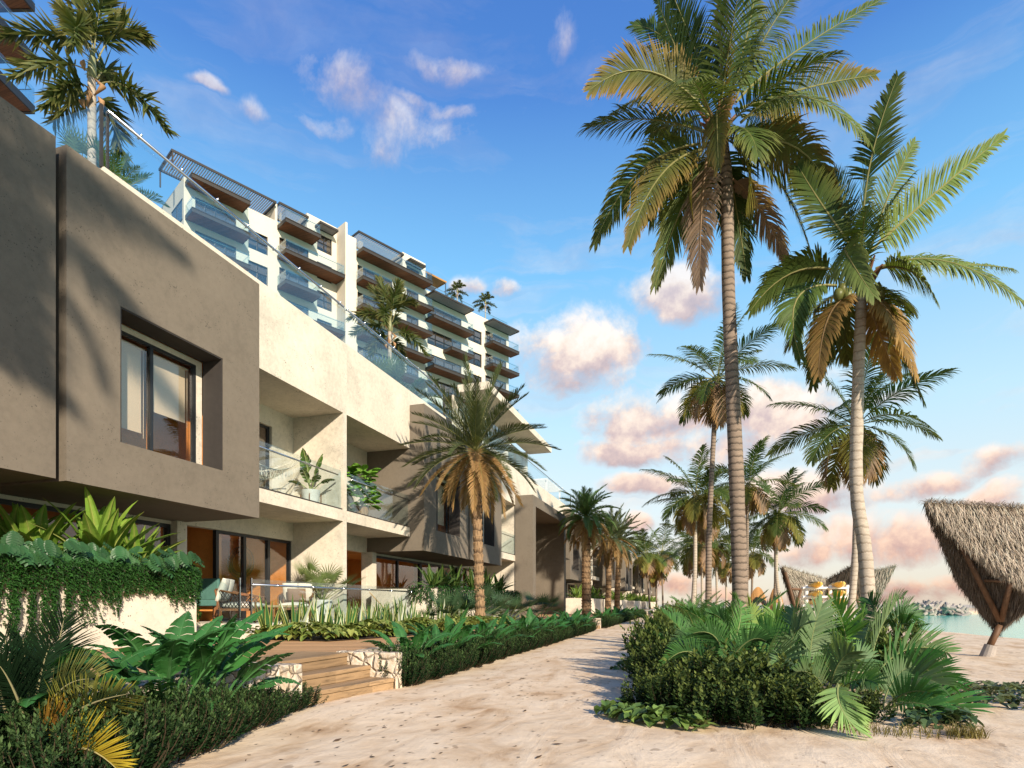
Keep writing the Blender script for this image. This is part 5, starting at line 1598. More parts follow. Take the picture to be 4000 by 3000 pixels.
r = random.Random(365); m = MB()
for i in range(430):
    y = r.uniform(2.6, 14) if i % 3 else r.uniform(2.6, 7); x = r.uniform(-3.3, -.9) if r.random() < .75 else r.uniform(-1, 4.5)
    if x > -1.1 and y > 5.0: continue
    if x < -3.2 - .22 * (y - 3) and y < 6: continue
    g = r.gauss(.5, .7); l = r.uniform(.007, .028) * (1.8 if r.random() < .12 else 1); wd = l * r.uniform(.18, .4)
    d = Vector((math.cos(g), math.sin(g), 0)); s_ = Vector((-d.y, d.x, 0)) * wd; zz = sand_z(x, y) + .006
    P = Vector((x, y, zz)); b2 = s_ * r.uniform(-.8, .8)
    m.add([P - d * l, P - s_ + b2, P + d * l + Z * l * .15, P + s_ + b2 + Z * wd * .3], [(0, 1, 2, 3)], jit((.085, .052, .032), r, .4))
tag(m.build("beach_litter", M["thatch"]), "small brown scraps of dry leaf and twig scattered on the sand path", "litter", None, "stuff")

# ---------------------------------------------------------------- dark areca at the near corner
DK = (.007, .018, .007)  # near-black green: the shade over this palm is put into its colour
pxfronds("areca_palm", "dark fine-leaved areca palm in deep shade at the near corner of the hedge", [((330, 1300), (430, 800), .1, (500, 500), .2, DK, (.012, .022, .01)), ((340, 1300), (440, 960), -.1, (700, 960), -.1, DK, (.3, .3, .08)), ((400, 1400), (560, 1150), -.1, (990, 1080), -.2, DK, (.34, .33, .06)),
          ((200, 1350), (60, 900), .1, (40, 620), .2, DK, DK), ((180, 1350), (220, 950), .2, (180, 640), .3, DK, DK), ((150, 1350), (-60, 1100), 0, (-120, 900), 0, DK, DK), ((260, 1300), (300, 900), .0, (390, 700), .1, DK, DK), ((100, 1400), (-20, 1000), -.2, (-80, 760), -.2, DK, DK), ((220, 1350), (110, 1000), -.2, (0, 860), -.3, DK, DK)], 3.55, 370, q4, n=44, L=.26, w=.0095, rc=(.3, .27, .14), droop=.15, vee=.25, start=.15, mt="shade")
pxfronds("yellow_palm_frond", "yellowing areca frond arching low over the near hedge at the bottom of the picture", [((420, 1600), (640, 1370), -.1, (930, 1680), -.2, (.25, .18, .015), (.46, .36, .03)), ((240, 1500), (420, 1330), .1, (560, 1330), .2, (.2, .1, .02), (.3, .2, .03)), ((300, 1560), (600, 1270), .2, (820, 1270), .3, (.24, .18, .015), (.44, .35, .03))], 3.3, 371, q4, n=42, L=.25, w=.011, rc=(.42, .36, .15), droop=.05, vee=.6, start=.12, roll=1.3)

# ---------------------------------------------------------------- furniture
def armchair(label, loc, rz, pillow):
    root = thing("armchair", loc, label, "armchair", None)
    R = Matrix.Rotation(rz, 3, "Z"); L0 = Vector(loc)
    T = lambda x, y, z: L0 + R @ Vector((x, y, z))
    def bx(m, x0, x1, y0, y1, z0, z1):
        P = [T(*p) for p in ((x0, y0, z0), (x1, y0, z0), (x1, y1, z0), (x0, y1, z0), (x0, y0, z1), (x1, y0, z1), (x1, y1, z1), (x0, y1, z1))]
        m.add(P, [(3, 2, 1, 0), (4, 5, 6, 7), (0, 1, 5, 4), (1, 2, 6, 5), (2, 3, 7, 6), (3, 0, 4, 7)])
    # front is +y ; width along x
    for x, y, zt, lean in ((-.36, .36, .56, 0), (.36, .36, .56, 0), (-.33, -.36, .7, -.08), (.33, -.36, .7, -.08)):
        m = MB(); m.tube([T(x * .94, y + lean * -.5, 0), T(x, y, .3), T(x * 1.03, y + lean, zt)], [.014, .021, .019], 8); m.build("leg", M["teak"], root, smooth=True)
    m = MB()
    m.tube([T(-.37, .38, .56), T(-.4, .1, .6), T(-.38, -.3, .68), T(-.25, -.45, .71), T(0, -.48, .72), T(.25, -.45, .71), T(.38, -.3, .68), T(.4, .1, .6), T(.37, .38, .56)], .02, 8); m.build("arm_rail", M["teak"], root, smooth=True)
    m = MB(); bx(m, -.36, .36, -.36, -.32, .26, .31); bx(m, -.36, .36, .34, .38, .26, .31); bx(m, -.37, -.34, -.32, .34, .26, .31); bx(m, .34, .37, -.32, .34, .26, .31); m.build("seat_frame", M["teak"], root)
    m = MB()
    def perim(t, z):
        pts = [(-.36, .36), (-.385, .0), (-.36, -.36), (0, -.46), (.36, -.36), (.385, 0), (.36, .36)]
        x = t * 6; i = min(5, int(x)); f = x - i
        a, b = pts[i], pts[i + 1]
        k = .9 + .1 * z / .65
        return T(lerp(a[0], b[0], f) * k, lerp(a[1], b[1], f) * k, z)
    n = 30
    for i in range(n + 1):
        for dv in (-1, 1):
            j = i + dv * 3
            if 0 <= j <= n:
                zt = .57 + .13 * math.sin(PI * j / n)
                m.tube([perim(i / n, .3), perim(j / n, zt)], .0075, 4, cap=False)
    m.build("woven_sides", M["strap"], root)
    def cush(name, x0, x1, y0, y1, z0, z1, mt, tilt=0):
        m = MB(); n1 = 6
        vs, fs = [], []
        for k, zz in enumerate((0, 1)):
            for i in range(n1 + 1):
                for j in range(n1 + 1):
                    a, b = i / n1, j / n1
                    pu = (math.sin(PI * a) * math.sin(PI * b)) ** .45
                    z = (z0 + z1) / 2 + (1 if zz else -1) * (z1 - z0) / 2 * (.35 + .65 * pu)
                    p = Vector((lerp(x0, x1, a), lerp(y0, y1, b), z))
                    if tilt:
                        c = Vector((0, y0, z0)); p = c + Matrix.Rotation(tilt, 3, "X") @ (p - c)
                    vs.append(T(*p))
        N = (n1 + 1) ** 2
        for i in range(n1):
            for j in range(n1):
                a = i * (n1 + 1) + j; q = (a, a + n1 + 1, a + n1 + 2, a + 1)
                fs.append(tuple(N + k for k in q)); fs.append(q[::-1])
        ring = [i * (n1 + 1) for i in range(n1)] + [n1 * (n1 + 1) + j for j in range(n1)] + [i * (n1 + 1) + n1 for i in range(n1, 0, -1)] + [j for j in range(n1, 0, -1)]
        for a, b in zip(ring, ring[1:] + ring[:1]): fs.append((a, b, N + b, N + a))
        m.add(vs, fs); return m.build(name, M[mt], root, smooth=True)
    cush("seat_cushion", -.34, .34, -.3, .42, .3, .46, "cushion")
    cush("back_cushion", -.36, 0, -.34, .16, .44, .60, "cushion", 1.25)
    cush("back_cushion", .0, .36, -.34, .16, .44, .60, "cushion", 1.25)
    if pillow: cush("pillow", -.22, .22, -.14, .2, .46, .57, "pillow", 1.15)
    return root
armchair("teak armchair with black woven lattice sides and cream cushions beside the ivy planter", (-9.45, 10.55, .66), math.radians(-62), False)
armchair("cream-cushioned armchair with a brown pillow facing out behind the glass fence", (-9.75, 12.75, .66), math.radians(-150), True)
root = thing("coffee_table", (-9.2, 11.35, .66), "low light-wood coffee table behind the glass fence before the armchair with the brown pillow", "table")
m = MB(); m.box(-9.55, -8.95, 10.95, 11.75, .99, 1.04); m.build("table_top", M["lightwood"], root, bevel=.01)
for x in (-9.5, -9.0):
    for y in (11.0, 11.7):
        m = MB(); m.tube([(x, y, .66), (lerp(x, -9.25, .12), lerp(y, 11.35, .12), .99)], .018, 6); m.build("leg", M["teak"], root)
root = thing("teal_bench", (-11.3, 10.95, .66), "teal upholstered bench with dark wooden legs in the open doorway behind the ivy", "bench")
m = MB(); m.box(-11.6, -10.6, 10.5, 11.05, 1.02, 1.16); m.build("seat", M["teal"], root, bevel=.02)
m = MB(); m.box(-11.6, -10.6, 11.08, 11.16, 1.16, 1.66); m.build("backrest", M["teal"], root, bevel=.02)
m = MB()
for x in (-11.5, -10.7):
    m.box(x, x + .06, 10.52, 10.58, .66, 1.02); m.box(x, x + .06, 11.06, 11.12, .66, 1.14)
m.build("frame", M["teak"], root)

def deckchair(label, loc, rz):
    root = thing("deck_chair", loc, label, "deck chair", None)
    R = Matrix.Rotation(rz, 3, "Z"); T = lambda x, y, z: Vector(loc) + R @ Vector((x, y, z))
    for x in (-.29, .29):
        m = MB(); m.tube([T(x, .5, .02), T(x, -.1, .45), T(x, -.55, .95)], .02, 6); m.build("side_rail", M["lightwood"], root)
        m = MB(); m.tube([T(x * .9, -.5, .02), T(x * .9, .45, .42)], .018, 6); m.build("leg", M["lightwood"], root)
    m = MB()
    pts = [(-.54, .93), (-.4, .62), (-.15, .38), (.1, .3), (.35, .36), (.46, .42)]
    vs = []; 
    for y, z in pts: vs += [T(-.27, y, z), T(.27, y, z)]
    for y, z in pts: vs += [T(-.27, y, z - .006), T(.27, y, z - .006)]
    n = len(pts)
    m.add(vs, [(2 * i, 2 * i + 1, 2 * i + 3, 2 * i + 2) for i in range(n - 1)] + [(2 * n + 2 * i, 2 * n + 2 * i + 2, 2 * n + 2 * i + 3, 2 * n + 2 * i + 1) for i in range(n - 1)])
    m.build("sling", M["cushion"], root)
    m = MB(); m.tube([T(-.3, -.55, .95), T(.3, -.55, .95)], .02, 6); m.tube([T(-.3, .47, .42), T(.3, .47, .42)], .018, 6); m.build("crossbar", M["lightwood"], root)
deckchair("folding wooden deck chair with pale sling nearer the concrete post", (-9.6, 15.0, .47), math.radians(-60))
deckchair("folding wooden deck chair with pale sling nearer the planter of dark plants", (-9.3, 16.6, .47), math.radians(-60))

def pot(name, label, loc, r0, r1, h, mat, cat="plant pot", legs=False):
    root = thing(name, loc, label, cat)
    m = MB(); L0 = Vector(loc); n = 24
    prof = [(0, .0), (r0, .0), (r0 * 1.02, .02), (r1, h), (r1 * .93, h), (r1 * .9, h * .88), (0, h * .88)]
    if legs: prof = [(a, b + .1) for a, b in prof]
    vs = [L0 + Vector((a * math.cos(2 * PI * k / n), a * math.sin(2 * PI * k / n), z)) for a, z in prof for k in range(n)]
    fs = [(i * n + k, i * n + (k + 1) % n, (i + 1) * n + (k + 1) % n, (i + 1) * n + k) for i in range(len(prof) - 1) for k in range(n)]
    m.add(vs, fs); m.build("pot", M[mat], root, smooth=False)
    if legs:
        for k in range(4):
            g = PI * k / 2 + .5; x, y = math.cos(g) * (r1 + .015), math.sin(g) * (r1 + .015)
            m = MB(); m.tube([L0 + Vector((x, y, 0)), L0 + Vector((x, y, h * .95))], .014, 6); m.build("stand_leg", M["teak"], root)
    return root
# patio fan palm
pl = (-9.55, 13.55, .66)
pot("plant_pot", "large pale tapering pot holding the fan palm by the concrete partition", pl, .2, .27, .52, "pot")
fanplant("lush fan palm in the pale pot against the sunlit partition wall", (pl[0], pl[1], 1.12), 13, .48, 380, .8, (.16, .22, .075))
# balcony plants
p = atd(1250, 1985, 15.2)
bl = (-9.75, 13.35, 3.6)
pot("plant_pot", "round white plant pot in a wooden stand on the balcony with the hammock", bl, .2, .24, .34, "pot", legs=True)
r = random.Random(390)
root = thing("elephant_ear", (bl[0], bl[1], 4.0), "elephant-ear plant with two big upright veined leaves on the balcony with the hammock", "plant")
for az, el, pet, Lf, Wf, bd in ((-1.9, 1.42, .5, .66, .46, .2), (1.1, 1.35, .48, .66, .46, .25), (-1.4, 1.05, .35, .45, .26, .9), (.6, .9, .35, .42, .26, 1.2), (-.5, 1.0, .3, .4, .25, 1.3), (2.4, 1.0, .35, .4, .25, 1.0), (-2.7, .8, .3, .38, .22, 1.2)):
    m = MB(); blade(m, (bl[0], bl[1], 3.98), az, el, pet, Lf, Wf, bd, (.07, .14, .025), r, .35, 9, (.38, .42, .17), .25, 1.0, .013); m.build("leaf", M["broad"], root)
fl = (-9.6, 15.6, 3.6)
pot("wicker_basket", "brown wicker basket holding the fiddle-leaf fig on the balcony", fl, .17, .2, .36, "basket", "basket")
root = thing("fiddle_leaf_fig", (fl[0], fl[1], 3.9), "bright green fiddle-leaf fig on the balcony beside the taupe box", "plant")
m = MB()
for g, h in ((0, 1.1), (2.1, .8), (4.2, .9)):
    m.tube([(fl[0], fl[1], 3.88), (fl[0] + .1 * math.cos(g), fl[1] + .1 * math.sin(g), 3.9 + h * .6), (fl[0] + .18 * math.cos(g), fl[1] + .18 * math.sin(g), 3.9 + h)], [.016, .013, .008], 6, (.16, .11, .06))
m.build("stem", M["dry"], root)
m = MB()
for i in range(105):
    g = i * 2.4; h = r.uniform(.1, 1.25)
    q = Vector((fl[0], fl[1], 3.85 + h)) + Vector((math.cos(g), math.sin(g), 0)) * r.uniform(.08, .3)
    blade(m, q, g + r.uniform(-.4, .4), r.uniform(-.2, .9), .03, r.uniform(.26, .38), .26, 1.0, jit((.13, .29, .03), r, .25), r, 0, 5, (.25, .38, .09), .15, 1.05, .004)
m.build("foliage", M["broad"], root)
# hammock
root = thing("hammock", (-10, 11.5, 3.6), "cream net hammock with tassels slung along the balcony", "hammock")
m = MB()
def ham(t, s):
    y = lerp(10.2, 13.0, t); x = -9.95 + s * .32 * (math.sin(PI * t) ** .5)
    z = 4.72 - .72 * math.sin(PI * t) + abs(s) * .24 * math.sin(PI * t) 
    return Vector((x, y, z))
N = 30
for i in range(N + 1):
    for dv in (-1, 1):
        prev = None
        for k in range(11):
            t = (i + dv * k * .5) / N
            if not 0.05 <= t <= .93: prev = None; continue
            q = ham(t, -1 + k / 5)
            if prev is not None: m.tube([prev, q], .006, 3, cap=False)
            prev = q
m.build("net", M["rope"], root)
m = MB()
for s in (-1, 1): m.tube([ham(.02 + .96 * k / 14, s) for k in range(15)], .014, 5)
m.tube([ham(.93, 0), (-10.1, 13.7, 5.2)], .012, 5); m.tube([ham(.93, -1), (-10.1, 13.7, 5.2)], .008, 4); m.tube([ham(.93, 1), (-10.1, 13.7, 5.2)], .008, 4)
m.build("edge_rope", M["rope"], root)
m = MB()
for k in range(16):
    q = ham(.1 + .8 * k / 15, 1); m.tube([q, q - Z * .12, q - Z * .22], [.004, .006, .014], 5)
m.build("tassels", M["rope"], root)
# round mirror inside the sliding doors
root = thing("round_mirror", (-12.5, 13.9, 1.8), "round mirror with a wide bronze frame on the ochre wall behind the sliding door", "mirror")
m = MB(); c = Vector((-12.5, 13.93, 2.25)); n = 40
m.add([c + Vector((math.cos(2 * PI * k / n) * .3, -.02, math.sin(2 * PI * k / n) * .3)) for k in range(n)], [tuple(range(n))]); m.build("glass", M["mirror"], root)
m = MB()
for rr in (.3, .36, .45): m.tube([c + Vector((math.cos(2 * PI * k / n) * rr, -.02, math.sin(2 * PI * k / n) * rr)) for k in range(n + 1)], .014, 6)
for k in range(44):
    g = 2 * PI * k / 44; e = Vector((math.cos(g), 0, math.sin(g)))
    m.tube([c + e * .31 - Vector((0, .02, 0)), c + e * .45 - Vector((0, .02, 0))], .012, 4)
m.build("frame", M["bronze"], root)
# glass fence along the patios
root = thing("glass_fence", (-8.8, 14, .66), "long frameless glass fence with a steel handrail along the patio edge behind the snake plants", "fence")
ysf = [10.1, 11.65, 13.2, 14.75, 16.3, 17.2]
for a, b_ in zip(ysf, ysf[1:]):
    m = MB(); m.box(-8.806, -8.794, a + .01, b_ - .01, .5, 1.58); m.build("glass_panel", M["rail"], root)
m = MB(); m.box(-8.815, -8.785, 10.075, 10.1, .48, 1.6); m.build("end_post", M["steel"], root)
m = MB(); m.tube([(-8.74, 10.05, 1.46), (-8.74, 17.2, 1.46)], .022, 8)
for k in range(6): m.tube([(-8.81, 10.8 + k * 1.25, 1.46), (-8.705, 10.8 + k * 1.25, 1.46)], .028, 8)
m.build("handrail", M["steel"], root, smooth=True)
root = thing("glass_gate_panel", (-9.2, 10.0, .66), "short tinted glass side panel with a slim steel post beside the lattice-sided armchair", "fence")
m = MB(); m.box(-9.55, -9.02, 10.0, 10.012, .68, 1.58); m.build("glass_panel", M["rail"], root)
m = MB(); m.box(-9.02, -9.0, 9.99, 10.02, .66, 1.6); m.build("post", M["steel"], root)

# ---------------------------------------------------------------- thatch
def strands(m, A, B, C_, D_, n, ln, w, cols, seed, out, down=None, lift=.25, curl=.35):
    """scatter straw over the bilinear patch A-B-C-D (A-B is the upper edge); straw runs downhill"""
    r = random.Random(seed)
    for i in range(n):
        s, t = r.random(), r.random()
        p = A.lerp(B, s).lerp(D_.lerp(C_, s), t)
        dn = (D_.lerp(C_, s) - A.lerp(B, s)).normalized() if down is None else down
        d = (dn + out * r.uniform(0, lift) + Vector((r.uniform(-.3, .3), r.uniform(-.3, .3), r.uniform(-.2, .2)))).normalized()
        l = ln * r.uniform(.5, 1.2)
        sd = d.cross(out + Vector((r.uniform(-.4, .4), r.uniform(-.4, .4), 0))).normalized() * w * .5
        q = p + out * r.uniform(-.01, .05)
        k = jit(cols[r.randrange(len(cols))], r, .25)
        e1 = q + d * l * .5; d2 = (d - Z * curl * r.random()).normalized(); e2 = e1 + d2 * l * .5
        m.add([q - sd, q + sd, e1 + sd * .8, e1 - sd * .8, e2], [(0, 1, 2, 3), (3, 2, 4)], k)
def panel(m, P, th, out, col):
    n = len(P)
    vs = [Vector(p) for p in P] + [Vector(p) - out * th for p in P]
    m.add(vs, [tuple(range(n)), tuple(range(2 * n - 1, n - 1, -1))] + [(i, n + i, n + (i + 1) % n, (i + 1) % n) for i in range(n)], col)
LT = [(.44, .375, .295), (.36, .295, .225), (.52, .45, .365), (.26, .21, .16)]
DT = [(.15, .115, .085), (.11, .083, .062), (.19, .15, .115), (.085, .062, .046)]  # same straw as LT, with the shade of the underside painted into the colour
base = atz(3857, 2562, 0)
TIP = atd(3900, 2462, 12.3)
UN = Vector((-.5, -.75, -.43)).normalized()
def up_(u, v, off=0.0):
    rr = Vector(ray(u, v)); o = Vector((0, 0, CH))
    return o + rr * ((TIP - o).dot(UN) / rr.dot(UN) - off)
root = thing("thatched_parasol", base, "big thatched parasol like an upturned wing on a leaning timber leg", "parasol")
PU = [up_(3612, 1965), up_(3740, 2090), up_(3900, 2230), up_(4060, 2330), up_(4130, 2300), up_(3992, 2392), TIP, up_(3745, 2265)]
m = MB(); panel(m, PU, .06, UN, (.09, .065, .048))  # backing tone darkened as well, shade painted in
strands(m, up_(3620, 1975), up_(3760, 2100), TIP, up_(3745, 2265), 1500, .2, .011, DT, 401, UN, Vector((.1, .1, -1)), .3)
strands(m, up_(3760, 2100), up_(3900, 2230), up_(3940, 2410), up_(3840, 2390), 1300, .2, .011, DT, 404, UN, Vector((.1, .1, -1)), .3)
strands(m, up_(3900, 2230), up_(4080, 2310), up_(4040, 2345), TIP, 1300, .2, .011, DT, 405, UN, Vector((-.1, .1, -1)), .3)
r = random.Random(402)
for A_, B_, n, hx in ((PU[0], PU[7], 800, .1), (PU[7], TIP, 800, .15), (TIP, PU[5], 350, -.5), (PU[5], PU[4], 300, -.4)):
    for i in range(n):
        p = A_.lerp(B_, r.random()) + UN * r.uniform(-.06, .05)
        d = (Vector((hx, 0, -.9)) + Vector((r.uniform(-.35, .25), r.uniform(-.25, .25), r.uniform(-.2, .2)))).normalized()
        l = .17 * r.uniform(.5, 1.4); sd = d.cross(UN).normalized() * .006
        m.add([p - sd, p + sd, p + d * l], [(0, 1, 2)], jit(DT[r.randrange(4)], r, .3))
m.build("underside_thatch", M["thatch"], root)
TLf = atd(3618, 1962, 12.1); TRf = atd(4240, 1998, 11.3); F1p = up_(3735, 2095, .1); F2p = up_(3895, 2235, .1); F3p = up_(4080, 2335, .1)
m = MB(); of = Vector((.1, -.93, .3)).normalized()
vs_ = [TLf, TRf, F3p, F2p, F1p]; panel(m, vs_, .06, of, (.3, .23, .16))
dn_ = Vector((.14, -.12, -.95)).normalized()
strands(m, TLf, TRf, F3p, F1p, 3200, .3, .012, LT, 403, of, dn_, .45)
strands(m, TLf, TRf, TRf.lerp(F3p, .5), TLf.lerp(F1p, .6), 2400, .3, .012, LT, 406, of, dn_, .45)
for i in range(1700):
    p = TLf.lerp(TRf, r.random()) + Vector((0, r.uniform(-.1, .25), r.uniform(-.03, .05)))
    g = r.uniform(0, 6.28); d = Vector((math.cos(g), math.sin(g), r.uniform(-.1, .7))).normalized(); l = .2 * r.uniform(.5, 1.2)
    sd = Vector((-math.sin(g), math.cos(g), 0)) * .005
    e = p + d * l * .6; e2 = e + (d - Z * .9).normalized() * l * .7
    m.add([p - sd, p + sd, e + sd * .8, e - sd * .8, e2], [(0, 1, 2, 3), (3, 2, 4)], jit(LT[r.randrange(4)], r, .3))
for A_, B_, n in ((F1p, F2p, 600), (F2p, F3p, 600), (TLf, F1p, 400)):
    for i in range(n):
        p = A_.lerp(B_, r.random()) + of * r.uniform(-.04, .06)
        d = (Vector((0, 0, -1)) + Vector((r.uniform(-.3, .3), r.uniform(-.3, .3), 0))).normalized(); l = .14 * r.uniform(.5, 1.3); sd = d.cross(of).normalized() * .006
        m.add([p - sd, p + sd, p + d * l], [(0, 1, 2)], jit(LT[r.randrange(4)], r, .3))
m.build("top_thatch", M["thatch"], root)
jn = up_(3906, 2425, .12)
m = MB(); m.tube([base + Z * .1, up_(3906, 2440, .1)], [.065, .06], 12); m.build("leg", M["darkwood"], root, smooth=True)
m = MB(); m.tube([jn, up_(3712, 2050, .14)], [.055, .045], 10); m.build("strut", M["darkwood"], root, smooth=True)
m = MB(); m.tube([jn + Vector((.02, 0, 0)), up_(3948, 2275, .14)], [.055, .05], 10); m.build("strut", M["darkwood"], root, smooth=True)
m = MB(); m.tube([up_(3785, 2168, .12), up_(3850, 2174, .1)], .03, 6); m.tube([up_(3845, 2266, .12), up_(3940, 2272, .1)], .035, 6); m.build("crossbar", M["darkwood"], root, smooth=True)
m = MB(); m.tube([base - Z * .1 - Vector((.03, 0, 0)), base + Vector((.06, 0, .22))], [.14, .11], 14); m.build("concrete_foot", M["tetra"], root)

# distant thatched pavilions
def pavilion(name, label, tris, d, seed, legs, base):
    root = thing(name, base, label, "pavilion")
    m = MB()
    for j, (a, b, c, e, dk, n) in enumerate(tris):
        P = [atd(q[0], q[1], d + q[2]) for q in (a, b, c, e)]
        ov = ((P[1] - P[0]).cross(P[3] - P[0])).normalized()
        if ov.y > 0: ov = -ov
        pc = DT if dk else LT  # dk faces take the straw colours with painted shade
        panel(m, P, .15, ov, tuple(k * .7 for k in pc[0]))
        pc = [tuple(k * (.9 if dk else .75) for k in q) for q in pc]
        strands(m, *P, n, .55, .035, pc, seed + j, ov, None, .35)
        rr = random.Random(seed + 50 + j)
        for i in range(n // 4):
            p = P[0].lerp(P[1], rr.random()); dd = Vector((rr.uniform(-.6, .6), rr.uniform(-.6, .6), rr.uniform(-.3, .9))).normalized(); sd = Vector((.016, 0, 0))
            m.add([p - sd, p + sd, p + dd * .4 * rr.uniform(.5, 1)], [(0, 1, 2)], jit(pc[rr.randrange(4)], rr, .3))
    m.build("thatch", M["thatch"], root)
    for a, b in legs:
        m = MB(); m.tube([atd(a[0], a[1], d - .4), atd(b[0], b[1], d - .4)], .1, 8); m.build("timber_leg", M["darkwood"], root)
pavilion("thatched_pavilion", "distant dark thatched pavilion with high peaks and a sagging ridge behind the kayak rack", [
    ((3062, 2216, 0), (3238, 2268, 1.5), (3215, 2330, 1.5), (3120, 2360, .5), False, 1500),
    ((3050, 2225, .8), (3066, 2218, .5), (3125, 2370, 1), (3095, 2380, 1), True, 500),
    ((3066, 2222, .6), (3120, 2300, .9), (3160, 2372, .9), (3100, 2388, .9), True, 700),
    ((3225, 2270, 1.5), (3335, 2208, 0), (3330, 2300, .5), (3190, 2340, 1.8), True, 1100),
    ((3335, 2206, 0), (3400, 2235, .3), (3380, 2340, .6), (3330, 2320, .6), True, 600),
    ((3395, 2235, .2), (3500, 2214, -.5), (3440, 2330, .3), (3385, 2345, .3), False, 1100)], 45, 420,
    [((3068, 2235), (3108, 2376)), ((3130, 2300), (3108, 2376)), ((3325, 2270), (3360, 2376)), ((3385, 2290), (3360, 2376)), ((3090, 2300), (3125, 2302)), ((3328, 2262), (3350, 2258))], Vector((9.0, 51, 0)))
def shell(label, u, v, w, h, d, seed):
    root = thing("timber_shelter", atd(u, 2362, d) * 1 - Vector((0, 0, CH)), label, "shelter")
    m = MB()
    a, b, c = atd(u - w, v + h, d), atd(u, v, d + 1), atd(u + w, v + h * .9, d + .5)
    N = 8; vs = []
    for i in range(N + 1):
        t = i / N
        top = bez(a, b * 2 - (a + c) * .5, c, t)
        vs += [top, top + Vector((0, -1.6, -1.2 - .3 * math.sin(PI * t))), top + Vector((0, 1.6, -1.2))]
    fs = []
    for i in range(N): fs += [(3 * i, 3 * i + 3, 3 * i + 4, 3 * i + 1), (3 * i, 3 * i + 2, 3 * i + 5, 3 * i + 3)]
    m.add(vs, fs); m.build("shell_roof", M["canopywood"], root)
    m = MB()
    for q in (a, c): m.tube([q - Z * 1.2, Vector((q.x, q.y, 0))], .12, 6)
    m.build("legs", M["teak"], root)
shell("small distant honey-coloured timber shelter beside the thin palm trunks", 2960, 2292, 32, 48, 58, 1)
shell("second small honey-coloured timber shelter touching the thatched pavilion", 3030, 2290, 28, 60, 55, 2)

# ---------------------------------------------------------------- kayak rack
kd = 29
root = thing("kayak_rack", atd(3230, 2362, kd) - Vector((0, 0, CH)), "white timber kayak rack between the thatched pavilion and the pale curving palm", "rack")
RT = Vector((CS, SN, 0)); FW = Vector((-SN, CS, 0))
def kp(u, v, dd=0): return atd(u, v, kd + dd)
for u, dd in ((3207, .9), (3243, 0), (3310, .9), (3150, 0)):
    p = kp(u, 2285, dd); m = MB(); m.tube([Vector((p.x, p.y, -.05)), p], .085, 8); m.build("post", M["rackwhite"], root)
for v in (2297, 2332, 2366):
    m = MB()
    for dd in (-.1, .9): m.tube([kp(3135 - 3 * dd, v, dd), kp(3330, v, dd)], .06, 8)
    m.tube([kp(3243, v, -.2), kp(3207, v, 1.0)], .05, 6); m.build("shelf_rail", M["rackwhite"], root)
def kayak(label, p):
    m = MB(); N = 14; n = 12; vs, fs = [], []
    LS = Vector((p.x, p.y, 0)).normalized(); LR = Vector((LS.y, -LS.x, 0)); ax = (LS * .99 - LR * .13).normalized(); sd = Vector((ax.y, -ax.x, 0))
    for i in range(N + 1):
        t = -1 + 2 * i / N
        k = max(.05, (1 - abs(t) ** 2.6)) ** .6
        c = p + ax * (t * 1.3) + Z * (.1 * t * t)
        for j in range(n):
            g = 2 * PI * j / n
            vs.append(c + sd * math.cos(g) * .29 * k + Z * (math.sin(g) * (.19 if math.sin(g) < 0 else .12) * k + .0))
    for i in range(N):
        for j in range(n): fs.append((i * n + j, i * n + (j + 1) % n, (i + 1) * n + (j + 1) % n, (i + 1) * n + j))
    fs += [tuple(range(n)), tuple(N * n + k for k in range(n))[::-1]]
    root = thing("kayak", (p.x, p.y, p.z - .2), label, "kayak", None)
    m.add(vs, fs); m.build("hull", M["kayak"], root, smooth=True)
    m = MB()
    c = p + Z * .125; m.tube([c + ax * .5 + sd * .16, c + ax * .1 + sd * .22 + Z * .02, c - ax * .5 + sd * .18, c - ax * .6, c - ax * .5 - sd * .18, c + ax * .1 - sd * .22 + Z * .02, c + ax * .5 - sd * .16, c + ax * .5 + sd * .16], .02, 5)
    m.build("cockpit_rim", M["strap"], root)
for (u, v, lab) in ((3183, 2285, "yellow kayak on the top shelf of the white rack, nearer the thatched peak"), (3272, 2284, "yellow kayak on the top shelf of the white rack, nearer the pale curving palm"),
                    (3183, 2319, "yellow kayak on the middle shelf of the white rack, nearer the thatched peak"), (3272, 2318, "yellow kayak on the middle shelf of the white rack, nearer the pale curving palm"),
                    (3183, 2352, "yellow kayak on the lowest shelf of the white rack, nearer the thatched peak"), (3272, 2351, "yellow kayak on the lowest shelf of the white rack, nearer the pale curving palm")):
    kayak(lab, kp(u, v, .4))

# ---------------------------------------------------------------- breakwater tetrapods
m = MB()
for d_ in ((0, 0, 1), (.943, 0, -.333), (-.471, .816, -.333), (-.471, -.816, -.333)):
    m.tube([Vector((0, 0, 0)), Vector(d_) * 1.0], [.36, .24], 9)
t0 = m.build("tetrapod", M["tetra"], loc=(0, 0, 0))
r = random.Random(440); first = True
dt = 62
for i in range(115):
    u = r.uniform(3490, 3775); hmax = 1.0 * math.sin(PI * min(1, max(0.1, (u - 3480) / 310))) ** .6
    p = atd(u, 2362, dt + r.uniform(-2, 4)); z = r.uniform(-.2, hmax)
    o = t0 if first else t0.copy()
    if not first: COL.objects.link(o)
    first = False
    s = r.uniform(.5, .68)
    o.location = (p.x, p.y, z); o.rotation_euler = (r.uniform(0, 6.28), r.uniform(0, 6.28), r.uniform(0, 6.28)); o.scale = (s, s, s)
    tag(o, "pale concrete tetrapod in the heaped breakwater across the lagoon", "tetrapod", "tetrapods of the breakwater")
